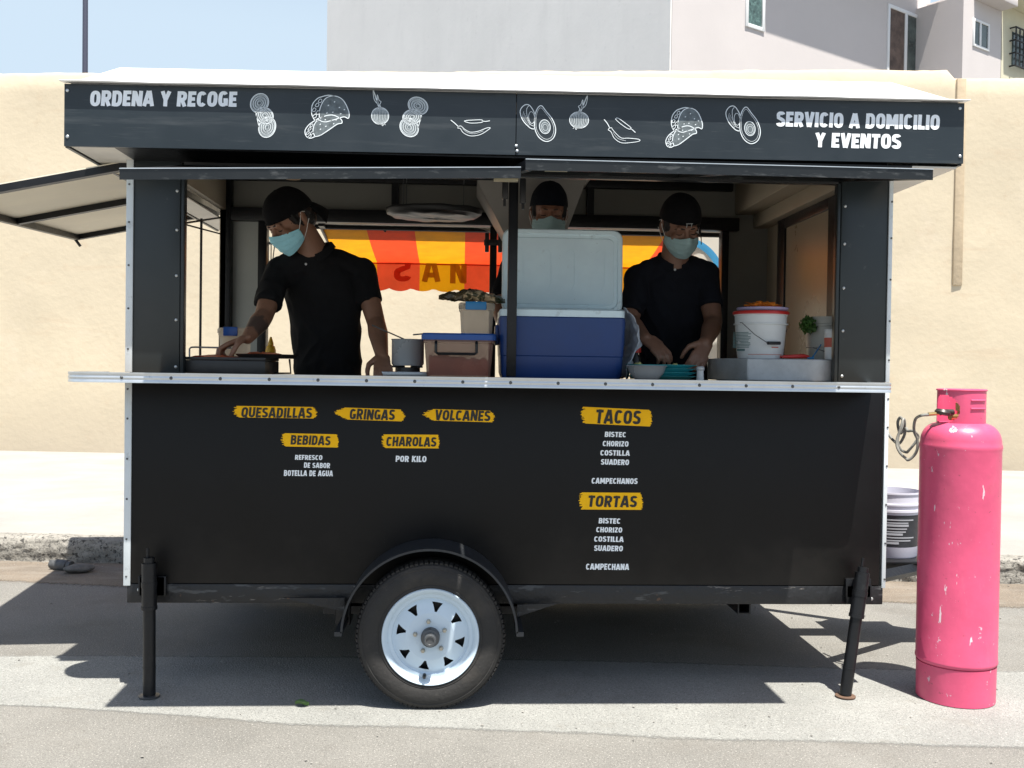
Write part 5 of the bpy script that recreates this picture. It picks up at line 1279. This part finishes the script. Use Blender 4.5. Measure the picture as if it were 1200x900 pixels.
path = [hp_(1088,486,GY-.03), hp_(1079,487,GY-.03), hp_(1073,491,.0), hp_(1071,500,.02), hp_(1072,508,.03), hp_(1075,515,.03), hp_(1075,526,.03), hp_(1071,534,.04), hp_(1062,539,.05), hp_(1053,537,.06), hp_(1046,531,.07), hp_(1042,522,.09), hp_(1043,512,.10), hp_(1047,503,.10), hp_(1049,494,.11), hp_(1046,489,.12), hp_(1043,496,.13), hp_(1046,508,.13), hp_(1051,500,.12), hp_(1050,491,.11), hp_(1047,500,.10), hp_(1043,515,.10), hp_(1046,526,.09), hp_(1055,530,.08), hp_(1065,527,.06), hp_(1073,518,.05), hp_(1076,511,.05), hp_(1070,505,.05), hp_(1060,505,.07), hp_(1054,502,.09), hp_(1050,512,.11), hp_(1044,520,.13), hp_(1036,514,.16), hp_(1030,505,.2)]
pts = []
for i in range(len(path)-1):
    a, q, c, d = path[max(i-1,0)], path[i], path[i+1], path[min(i+2,len(path)-1)]
    for k in range(6):
        t = k/6; pts.append(.5*((2*q) + (c-a)*t + (2*a-5*q+4*c-d)*t*t + (3*q-a-3*c+d)*t**3))
b.tube(pts, .0056, 8); b.build('tubing', 'hose', GH)
# --- paint bucket on the drawbar plate
bx_ = at(1057,620,Y=.62).x; rb_ = .138
zt_p = at(1057,578,Y=.62).z
PB = thing('paint_bucket', 'pale empty paint bucket with black label on drawbar behind the cylinder', 'bucket', (bx_,.75,.397))
z0 = .397; Hh = zt_p - z0
b = B(); b.lathe([(.001,z0),(rb_*.86,z0),(rb_*.88,z0+.006),(rb_*.97,z0+Hh*.70),(rb_*1.02,z0+Hh*.705),(rb_*1.02,z0+Hh*.74),(rb_*.98,z0+Hh*.745),(rb_*.985,z0+Hh*.80),(rb_*1.03,z0+Hh*.805),(rb_*1.03,z0+Hh*.83),(rb_*.99,z0+Hh*.835),(rb_*1.0,z0+Hh*.97),(rb_*1.03,z0+Hh*.975),(rb_*1.03,z0+Hh),(rb_*.99,z0+Hh),(rb_*.95,z0+Hh*.6),(rb_*.84,z0+.02),(.001,z0+.012)], (bx_,.75,0), 56); b.build('pail', 'paintpail', PB, ang=40)
b = B(); b.lathe([(rb_*.895+.001,z0+Hh*.17),(rb_*.965+.001,z0+Hh*.66)], (bx_,.75,0), 56, cap=False); b.build('label', 'paintlabel', PB)
b = B()
for i in range(9):
    rnd = random.Random(i+40); zz = z0 + Hh*(.22 + .045*i); r = rb_*(.895 + .07*(zz-z0-Hh*.17)/(Hh*.49)) + .0022
    a0 = radians(205 + 30*rnd.random()*.5); a1 = radians(300 - 40*rnd.random())
    n = 14; Vv = [[b.bm.verts.new((bx_ + r*cos(a0+(a1-a0)*k/n), .75 + r*sin(a0+(a1-a0)*k/n), zz+dz)) for dz in (0, .006 + .004*(i % 3 == 0))] for k in range(n+1)]
    for k in range(n): b.bm.faces.new((Vv[k][0], Vv[k+1][0], Vv[k+1][1], Vv[k][1]))
b.build('printed_lines', 'paintpailgrey', PB)
# --- rubbish by the kerb and a leaf
q0, q1 = at(60,661,Z=.03), at(84,663,Z=.03)
b = B(); b.tube([q0, q0.lerp(q1,.25), q0.lerp(q1,.27), q0.lerp(q1,.8), q0.lerp(q1,.82), q1], [.026,.026,.033,.033,.027,.027], 16); tag(b.build('pipe_offcut', 'pipegrey', org=(q0.x,q0.y,0)), 'short worn grey pipe offcut lying at the foot of the kerb', 'pipe')
q = at(93,667,Z=.02)
b = B(); b.ell((q.x,q.y,.026), (.085,.05,.026), RZ(.35), 28, 16, .10, 8, 2); tag(b.build('flat_stone', 'stone', org=(q.x,q.y,0)), 'flat grey stone beside the pipe offcut at the kerb', 'stone')
q = at(354,826,Z=.008)
b = B(); b.grid(lambda u, v: Vector((q.x + (u-.5)*.05, q.y + .03*(v-.5)*sin(pi*min(1,max(.04,u))), .009 + .012*(v-.5)**2*4 + .004*sin(u*5))), 10, 6); tag(b.build('fallen_leaf', 'leaf', org=(q.x,q.y,.004), fix=False), 'small green leaf lying on the pale gutter concrete', 'leaf')
rnd = random.Random(11)
b = B()
for k in range(1500):
    x = rnd.uniform(-3.2, 3.2); y = kerbY(x) - abs(rnd.gauss(0,.16)) - .01 if rnd.random() < .45 else rnd.uniform(-1.2, 1.4)
    s_ = .0016 + .0045*rnd.random()**6
    a = rnd.random()*3; zc = .0025 + s_*.4; ca, sa = cos(a)*s_, sin(a)*s_
    v = [b.bm.verts.new(p) for p in ((x+1.3*ca,y+1.3*sa,zc),(x-sa,y+ca,zc+.1*s_),(x-1.1*ca,y-1.2*sa,zc),(x+.8*sa,y-.9*ca,zc),(x+.1*ca,y,zc+.7*s_),(x,y,zc-.5*s_))]
    for i in range(4): b.bm.faces.new((v[i],v[(i+1)%4],v[4])); b.bm.faces.new((v[(i+1)%4],v[i],v[5]))
M['gritm'] = mat('pale grit', (.24,.23,.21), .9, var=.5, vscale=9)
tag(b.build('grit', 'gritm', smooth=False), 'loose grit scattered on the road', None, None, 'stuff')
# ================================================================== PEOPLE
def evalmesh(bm, voxel, smooth, disp=0., dscale=9., seed=0):
    bmesh.ops.recalc_face_normals(bm, faces=bm.faces[:])
    me = bpy.data.meshes.new('tmp'); bm.to_mesh(me); bm.free()
    o = bpy.data.objects.new('tmp', me); COL.objects.link(o)
    r = o.modifiers.new('r', 'REMESH'); r.mode = 'VOXEL'; r.voxel_size = voxel
    s = o.modifiers.new('s', 'SMOOTH'); s.factor = .5; s.iterations = smooth
    bpy.context.view_layer.update()
    out = bpy.data.meshes.new_from_object(o.evaluated_get(bpy.context.evaluated_depsgraph_get()))
    COL.objects.unlink(o); bpy.data.objects.remove(o); bpy.data.meshes.remove(me)
    if disp:
        nn = [v.normal.copy() for v in out.vertices]
        for v, n in zip(out.vertices, nn):
            p = v.co
            q = Vector((p.x*dscale, p.y*dscale, p.z*dscale*.8)) + Vector((seed*7.3,0,0))
            wq = q + Vector((noise.noise(q*.6), noise.noise(q*.6+Vector((9,0,0))), noise.noise(q*.6+Vector((0,9,0)))))*1.1
            f = 1-abs(noise.noise(wq)); f2 = noise.noise(q*2.7)
            v.co = p + n*disp*(f*f*1.1 - .55 + .25*f2)
    return out
def cap_seg(b, p0, r0, p1, r1, flat=None, n=20):
    """tapered capsule; flat = (direction, factor) squashes its section"""
    p0, p1 = Vector(p0), Vector(p1); t = (p1-p0); L = t.length or 1e-6; t = t/L
    up = Vector((0,0,1)) if abs(t.z) < .9 else Vector((1,0,0))
    up = (up - t*up.dot(t)).normalized(); w_ = t.cross(up)
    rings = []
    st = []
    for k in range(7): a = -pi/2 + pi/2*k/6; st.append((r0*sin(a), max(r0*cos(a), .0005)))
    for k in range(1, 5): st.append((L*k/5, r0 + (r1-r0)*k/5))
    for k in range(7): a = pi/2*k/6; st.append((L + r1*sin(a), max(r1*cos(a), .0005)))
    for h, r in st:
        ring = []
        for k in range(n):
            o = up*cos(2*pi*k/n)*r + w_*sin(2*pi*k/n)*r
            if flat: d = Vector(flat[0]).normalized(); o = o - d*o.dot(d)*(1-flat[1])
            ring.append(p0 + t*h + o)
        rings.append(ring)
    b.ring_loft(rings)
def put_mesh(name, me, m, parent):
    org = world_org(parent); me.transform(Matrix.Translation(-org))
    me.materials.clear(); me.materials.append(m if not isinstance(m, str) else M[m])
    me.polygons.foreach_set('use_smooth', [True]*len(me.polygons)); me.name = name
    o = bpy.data.objects.new(name, me); COL.objects.link(o); o.parent = parent
    return o
def hand(b, W, d, pn, side, curl=.5, spread=.012, thumb=.5, pinch=False):
    """W wrist, d hand direction, pn palm normal (palm side), side = direction of the thumb"""
    d = Vector(d).normalized(); pn = Vector(pn); pn = (pn - d*pn.dot(d)).normalized(); s = d.cross(pn)
    if s.dot(Vector(side)) < 0: s = -s
    W = Vector(W)
    for t0, t1, k in ((.0,.085,-.020),(.0,.088,0),(.0,.083,.020)): cap_seg(b, W + d*t0 + s*k*.6, .021, W + d*t1 + s*k, .0135, (pn,.72), 14)
    lens = (.068,.077,.072,.056)
    for i in range(4):
        k = .029 - .0195*i
        base = W + d*(.088 - .004*abs(i-1)) + s*k
        c = curl*(1 + .10*i); dirv = d*cos(.35*c) + pn*sin(.35*c) + s*(.05*(1.5-i))
        p1 = base + dirv.normalized()*lens[i]*.44
        dirv = d*cos(1.25*c) + pn*sin(1.25*c); p2 = p1 + dirv.normalized()*lens[i]*.31
        dirv = d*cos(2.0*c) + pn*sin(2.0*c); p3 = p2 + dirv.normalized()*lens[i]*.25
        cap_seg(b, base - d*.012, .0103, p1, .0092, None, 10); cap_seg(b, p1, .0094, p2, .0083, None, 10); cap_seg(b, p2, .0083, p3, .0072, None, 10)
    tb = W + d*.022 + s*.026; t1 = tb + (d*.55 + s*.62 + pn*.35).normalized()*.04; t2 = t1 + (d*.85 + s*.12 + pn*(.35+thumb*.5)).normalized()*.032; t3 = t2 + (d*.9 - s*.12 + pn*(.3+thumb*.6)).normalized()*.024
    cap_seg(b, tb, .0155, t1, .0115, None, 10); cap_seg(b, t1, .0115, t2, .0102, None, 10); cap_seg(b, t2, .0102, t3, .0085, None, 10)

def person(root_xy, label, cfg):
    fx, fy = root_xy; FZ = .441
    g = thing('person', label, 'person', (fx, fy, FZ))
    V = lambda k: Vector(cfg[k])
    P, Ch, N = V('pelvis'), V('chest'), V('neck')
    fwd = V('fwd').normalized(); sd_ = Vector((0,0,1)).cross(fwd).normalized()      # the person's left... +sd
    S = {k: V('S'+k) for k in 'lr'}; E_ = {k: V('E'+k) for k in 'lr'}; W = {k: V('W'+k) for k in 'lr'}
    HC = V('head'); HR = Euler(cfg['headrot'], 'YXZ').to_matrix().to_4x4() if 'headrot' in cfg else Matrix()
    HR = RZ(cfg['hyaw']) @ RX(cfg['hpitch']) @ RY(cfg.get('hroll', 0)); HMx = T(HC) @ HR @ Matrix.Scale(cfg.get('hscale', 1.03), 4)
    hp = lambda x, y, z: HMx @ Vector((x, y, z))
    R3 = HR.to_3x3()
    # ---- body: one continuous skin
    b = B()
    cap_seg(b, P, .135, P.lerp(Ch,.5), .125, (fwd,.68)); cap_seg(b, P.lerp(Ch,.5), .125, Ch, .15, (fwd,.66)); cap_seg(b, S['l'].lerp(Ch,.12), .055, S['r'].lerp(Ch,.12), .055)
    cap_seg(b, N - Vector((0,0,.06)), .066, HMx @ Vector((0,.02,-.05)), .054)
    for k, s in (('l',1),('r',-1)):
        cap_seg(b, N + Vector((0,0,-.066)), .045, S[k], .046)
        cap_seg(b, S[k], .052, S[k].lerp(E_[k],.45), .047); cap_seg(b, S[k].lerp(E_[k],.45), .047, E_[k], .039)
        cap_seg(b, E_[k], .039, E_[k].lerp(W[k],.3), .042); cap_seg(b, E_[k].lerp(W[k],.3), .042, W[k], .025, None)
        hip = P + sd_*s*.088 - Vector((0,0,.03)); foot = Vector((fx, fy, FZ+.09)) + sd_*s*.10; knee = hip.lerp(foot,.5) + fwd*.02
        cap_seg(b, hip, .082, knee, .055); cap_seg(b, knee, .055, knee.lerp(foot,.35), .056); cap_seg(b, knee.lerp(foot,.35), .056, foot, .036)
        cap_seg(b, foot - Vector((0,0,.045)) - fwd*.04, .036, foot - Vector((0,0,.055)) + fwd*.14, .03)
        h = cfg['hand'+k]; hand(b, W[k], h[0], h[1], h[2], h[3], thumb=h[4] if len(h) > 4 else .5)
    # head
    b.ell(hp(0,.012,.032), (.0745,.097,.092), R3, 32, 20); b.ell(hp(0,-.028,-.03), (.062,.068,.075), R3, 28, 18); b.ell(hp(0,-.040,-.075), (.046,.050,.040), R3, 20, 14)
    cap_seg(b, hp(0,-.076,-.090), .016, hp(0,-.068,-.088), .021)
    cap_seg(b, hp(-.036,-.080,.026), .0115, hp(.036,-.080,.026), .0115); cap_seg(b, hp(0,-.088,.016), .0085, hp(0,-.112,-.024), .0125); b.ell(hp(.012,-.098,-.028), (.010,.011,.008), R3, 10, 8); b.ell(hp(-.012,-.098,-.028), (.010,.011,.008), R3, 10, 8)
    for s in (-1,1):
        b.ell(hp(s*.038,-.066,-.022), (.024,.024,.022), R3, 16, 10); b.ell(hp(s*.031,-.0765,.008), (.0145,.0125,.0115), R3, 14, 10)
        b.ell(hp(s*.0775,.012,-.002), (.0095,.018,.031), R3 @ Euler((-.15,0,s*.35)).to_matrix(), 14, 10); b.ell(hp(s*.075,.006,-.026), (.008,.010,.012), R3, 10, 8)
    cap_seg(b, hp(-.02,-.094,-.056), .0085, hp(.02,-.094,-.056), .0085); cap_seg(b, hp(-.016,-.092,-.068), .009, hp(.016,-.092,-.068), .009)
    body = evalmesh(b.bm, .0046, 3)
    put_mesh('body', body, cfg['skin'], g)
    # ---- eyes: lashes and brows
    for s in (-1,1):
        b = B(); b.tube([hp(s*(.031 + .0135*cos(a)), -.0868 + .004*abs(cos(a))**2 + (.002 if s*cos(a) > .8 else 0), .0035 - .0035*sin(a) ) for a in [pi*k/8 for k in range(9)]], [.0006,.0013,.0018,.002,.002,.002,.0018,.0013,.0006], 6); b.build('eyelash', 'brow', g)
        b = B(); b.tube([hp(s*x, y, z) for x, y, z in ((.013,-.0905,.0265),(.024,-.0905,.0290),(.038,-.084,.0285),(.051,-.073,.0205))], [.0022,.0036,.0032,.0012], 8); b.build('eyebrow', 'brow', g)
    # ---- hair
    b = B()
    b.ell(hp(0,.020,.024), (.0785,.094,.086), R3, 32, 20); b.ell(hp(0,.055,-.03), (.058,.050,.05), R3, 24, 16)
    for s in (-1,1): cap_seg(b, hp(s*.069,-.026,.035), .011, hp(s*.070,-.022,-.008), .007)
    hair = evalmesh(b.bm, .005, 4, .004, 60, 2); put_mesh('hair', hair, 'hair', g)
    # ---- face mask
    b = B()
    def mk(u, v):
        s = u*2-1; ph = s*radians(80); zt = -.008 - .020*abs(s)**1.5 + .013*max(0, 1-abs(s)/.3)
        zb = -.108 + .030*abs(s)**2
        z = zt + (zb-zt)*v
        bulge = sin(pi*min(1, v*.85+.1))
        k = max(0, v-.62)/.38
        rx = .0725 + .003*bulge - .013*k; ry = .089 + .009*bulge*(1-abs(s)*.4) - .008*k
        nose = .019*math.exp(-(s/.25)**2)*math.exp(-((v-.14)/.34)**2)
        pl = .0022*((v*4.0) % 1.0)*(1-abs(s)**3)*(1 if .15 < v < .9 else 0) + .0022*fnoise(s*4, v*5) + .0012*fnoise(s*11, v*9)
        return hp((rx+pl)*sin(ph), -.016 - (ry+nose+pl)*cos(ph), z)
    b.grid(mk, 49, 45); mask = b.build('face_mask', cfg['mask'], g, ang=60, solid=.002)
    b = B()
    for s in (0,1):
        sg = -1 if s == 0 else 1
        for v, ez in ((.06,.024),(.94,-.030)):
            p = mk(s, v); q = hp(sg*.083,.012,ez); m1 = p.lerp(q,.5) + R3 @ Vector((sg*.004,0,0)); b.tube([p, m1, q, hp(sg*.086,.026,ez*.6)], .0013, 6)
    b.build('ear_loop', 'whitepaint', mask)
    # ---- cap
    b = B()
    cz0, cfr, cbk = cfg.get('capline', (.030,.050,.010))
    def cp_(u, v):
        a = 2*pi*u; el = pi/2*v
        rx, ry, rz = .0835, .106, .100 + cfg.get('captall', 0)
        x = rx*cos(a)*cos(el)**.85; y = .012 + ry*sin(a)*cos(el)**.85
        base = cbk + (cfr-cbk)*(.5 - .5*sin(a))
        z = base + (.034 + rz - base)*sin(el)
        n_ = .0018*fnoise(x*40, y*40, z*30)
        return hp(x*(1+n_*6), y, z + n_)
    b.grid(cp_, 48, 16, True); cap = b.build('cap', cfg['cap'], g, ang=70, solid=.003)
    b = B(); b.ell(hp(0,.012,.034+.100+cfg.get('captall',0)), (.008,.008,.004), R3, 10, 6)
    for k in range(6):
        a = k/6 + .083; b.tube([cp_(a, v/8)*1.0 for v in range(8)], .0012, 5)
    b.build('cap_seam', cfg['cap'], cap)
    if cfg.get('brim') == 'back':
        b = B()
        def bf(u, v):
            a = pi/2 + radians(cfg.get('brimrot', 0)) + (u-.5)*radians(112); r = 1 + .46*v*cos((u-.5)*2.2)
            return hp(.082*cos(a)*(1+.25*v), .012 + .104*sin(a)*r, cbk+.004 - .040*v - .026*v*v - .10*abs(u-.5)**2*v)
        b.grid(bf, 20, 8); b.build('cap_brim', cfg['cap'], cap, ang=70, solid=.003)
        b = B()       # adjustment strap and opening over the forehead
        b.tube([hp(.084*cos(a), .012+.1075*sin(a), cfr+.004) for a in [-pi/2 + (k-6)*.075 for k in range(13)]], .0045, 6); b.build('cap_strap', cfg['cap'], cap)
        if cfg.get('buckle'):
            b = B(); q = [hp(x, -.0985, z) for x, z in ((-.012,cfr-.006),(.012,cfr-.006),(.012,cfr+.012),(-.012,cfr+.012))]
            b.tube([hp(-.010,-.099,cfr-.005), hp(-.010,-.097,cfr+.011)], .0018, 6); b.tube([hp(.010,-.099,cfr-.005), hp(.010,-.097,cfr+.011)], .0018, 6); b.tube([hp(-.014,-.0975,cfr+.011), hp(.014,-.0975,cfr+.011)], .0018, 6)
            b.build('buckle', 'rivet', cap)
    # ---- polo shirt
    b = B()
    wv = cfg.get('waist', P)
    hem = P + Vector((0,0,-.10))
    cap_seg(b, hem, .160, P.lerp(Ch,.45), .152, (fwd,.70), 28); cap_seg(b, P.lerp(Ch,.45), .152, Ch, .172, (fwd,.66), 28)
    cap_seg(b, S['l'].lerp(Ch,.10), .060, S['r'].lerp(Ch,.10), .060)
    for k in 'lr':
        cap_seg(b, N + Vector((0,0,-.062)), .054, S[k] + Vector((0,0,-.004)), .060)
        e = S[k].lerp(E_[k], cfg.get('sleeve', {}).get(k, .66)); cap_seg(b, S[k], .0575, e - (E_[k]-S[k]).normalized()*.05, .056); 
        d = (E_[k]-S[k]).normalized(); b.lathe([(.001,-.02),(.055,-.02),(.057,.05),(.001,.05)], seg=24, Mx=T(e - d*.05) @ d.to_track_quat('Z','Y').to_matrix().to_4x4())
    for k in 'lr': cap_seg(b, N - fwd*.032 - Vector((0,0,.034)), .047, S[k].lerp(N,.30) - Vector((0,0,.006)), .055)
    cap_seg(b, N - Vector((0,0,.085)), .070, N - Vector((0,0,.038)), .061)
    sh = evalmesh(b.bm, .0065, 5, .011, 8.5, cfg.get('seed', 1)); so_ = put_mesh('polo_shirt', sh, cfg['shirt'], g)
    b = B(); n_ = 30                   # collar
    ax = (HMx @ Vector((0,.02,-.05)) - (N - Vector((0,0,.06)))).normalized(); ax = (ax*.45 + Vector((0,0,.65)) + fwd*.12).normalized(); cM = T(N - Vector((0,0,.022))) @ ax.to_track_quat('Z','Y').to_matrix().to_4x4()
    cI = cM.inverted(); fl = (cI.to_3x3() @ fwd); a0 = math.atan2(fl.y, fl.x)
    def cf(u, v):
        a = a0 + radians(14) + (2*pi-radians(28))*u; fr = cos((a-a0))
        r = .066 + .006*v + .014*max(0, v-.45)
        z = .006 + .022*min(1, v/.45)*(.7 - .45*fr*.6) - .045*max(0, v-.45)*(1 + .5*max(0, fr)) - .028*max(0, fr)
        return cM @ Vector((r*cos(a), r*sin(a), z))
    b.grid(cf, 40, 12); b.build('collar', cfg['shirt'], so_, ang=70, solid=.003)
    if cfg.get('buttons'):
        b = B()
        q = N.lerp(Ch,.30) + fwd*.118 + Vector((0,0,-.02))
        for p_ in cfg['buttons']: b.ell(p_, (.0055,.003,.0055), None, 10, 6)
        b.build('button', 'button', so_)
    # ---- trousers, shoes
    b = B()
    cap_seg(b, P, .142, P - Vector((0,0,.06)), .145, (fwd,.72))
    for s in (1,-1):
        hip = P + sd_*s*.088 - Vector((0,0,.03)); foot = Vector((fx, fy, FZ+.10)) + sd_*s*.10; knee = hip.lerp(foot,.5) + fwd*.02
        cap_seg(b, hip, .094, knee, .070); cap_seg(b, knee, .070, foot, .058)
    tr = evalmesh(b.bm, .009, 5, .010, 9, 3); put_mesh('trousers', tr, 'trousers', g)
    b = B()
    for s in (1,-1):
        foot = Vector((fx, fy, FZ+.05)) + sd_*s*.10; cap_seg(b, foot - fwd*.05, .045, foot + fwd*.15 - Vector((0,0,.012)), .036)
    shm = evalmesh(b.bm, .008, 4)
    for v in shm.vertices: v.co.z = max(v.co.z, FZ+.001)
    put_mesh('shoes', shm, 'shoe', g)
    return g

# left worker: leaning over the griddle, head turned down to his right
def A(px, py, y): p = at(px, py, Y=y); return (p.x, p.y, p.z)
sk1 = skinmat('tan skin with tattoo', (.27,.135,.082), None)
wl = A(286,399,.24)
L_ = dict(pelvis=A(388,470,.66), chest=A(378,345,.60), neck=A(372,288,.55), fwd=(-.35,-1,0),
  Sr=A(326,318,.56), Er=A(309,371,.40), Wr=A(290,396,.22), handr=((-.80,-.20,-.30),(.35,.0,-1),(.1,-1,.0),.75,.9),
  Sl=A(424,318,.60), El=A(441,379,.50), Wl=A(448,419,.26), handl=((.10,-.75,-.42),(-.2,.3,-1),(-1,-.3,0),.45,.2),
  head=A(341,258,.50), hyaw=radians(-50), hpitch=radians(40), hroll=radians(0), skin=sk1, shirt='shirt', cap='cap', mask='mask', brim='back', capline=(.03,.037,.008), captall=-.003, hscale=1.05, sleeve={'r':.74,'l':.62}, seed=1,
  buttons=[A(358.5,309.5,.415)])
person((A(388,470,.66)[0], .66), 'worker in black polo and cap reaching down to the griddle, bright blue mask', L_)
tp = (Vector(L_['Er'])*.45 + Vector(L_['Wr'])*.55) - Vector((A(388,470,.66)[0], .66, .441))
# the tattoo sits on his forearm
def add_tattoo(m, c):
    nt = m.node_tree; N = nt.nodes; L = nt.links; b = N['Principled BSDF']; src = b.inputs['Base Color'].links[0].from_socket
    tc = N.new('ShaderNodeTexCoord'); d = N.new('ShaderNodeVectorMath'); d.operation = 'DISTANCE'; L.new(tc.outputs['Object'], d.inputs[0]); d.inputs[1].default_value = c
    n = N.new('ShaderNodeTexNoise'); n.inputs['Scale'].default_value = 45; L.new(tc.outputs['Object'], n.inputs['Vector'])
    a = N.new('ShaderNodeMath'); a.operation = 'MULTIPLY_ADD'; a.inputs[1].default_value = .05; L.new(n.outputs['Fac'], a.inputs[0]); L.new(d.outputs['Value'], a.inputs[2])
    mr = N.new('ShaderNodeMapRange'); mr.inputs['From Min'].default_value = .078; mr.inputs['From Max'].default_value = .09; mr.inputs['To Min'].default_value = .7; mr.inputs['To Max'].default_value = 0
    L.new(a.outputs['Value'], mr.inputs['Value']); mx = N.new('ShaderNodeMix'); mx.data_type = 'RGBA'; L.new(src, mx.inputs['A']); mx.inputs['B'].default_value = (.03,.032,.035,1)
    L.new(mr.outputs['Result'], mx.inputs['Factor']); L.new(mx.outputs['Result'], b.inputs['Base Color'])
add_tattoo(sk1, tp)
sk2 = skinmat('warm brown skin', (.24,.11,.065)); sk3 = skinmat('brown skin', (.225,.115,.075))
R_ = dict(pelvis=A(789,475,.70), chest=A(789,350,.64), neck=A(790,298,.60), fwd=(.05,-1,0),
  Sr=A(748,326,.62), Er=A(738,378,.52), Wr=A(756,396,.34), handr=((.45,-.35,-.42),(.4,.1,-1),(1,-.2,.1),.55,.5),
  Sl=A(827,322,.62), El=A(836,378,.50), Wl=A(827,402,.30), handl=((-.36,-.40,-.62),(-.3,.5,-.5),(-.6,-.8,.0),.75,.9),
  head=A(797,264,.52), hyaw=radians(10), hpitch=radians(35), hroll=radians(-5), skin=sk3, shirt='navyshirt', cap='cap', mask='maskpale', brim='back', buckle=True, captall=-.003, brimrot=-58, capline=(.03,.046,.012), sleeve={'r':.8,'l':.68}, seed=5,
  buttons=[A(791,316,.475)])
person((A(789,475,.70)[0], .72), 'worker in navy black polo and backward cap with buckle bent over plates', R_)
Cc = dict(pelvis=A(643,470,.95), chest=A(643,345,.92), neck=A(643,286,.88), fwd=(0,-1,0),
  Sr=A(600,315,.90), Er=A(586,362,.80), Wr=A(598,392,.62), handr=((.35,-.75,-.3),(.1,.2,-1),(1,0,0),.5,.4),
  Sl=A(686,315,.90), El=A(697,368,.80), Wl=A(684,395,.62), handl=((-.35,-.75,-.3),(-.1,.2,-1),(-1,0,0),.5,.4),
  head=A(643,250,.80), hyaw=radians(0), hpitch=radians(16), hroll=radians(1), skin=sk2, shirt='shirt', cap='navycap', mask='maskpale', brim=None, capline=(.03,.046,.010), captall=.006, sleeve={'r':.75,'l':.75}, seed=9)
person((A(643,470,.95)[0], .97), 'worker in round navy cap with face half hidden behind the cooler lid', Cc)
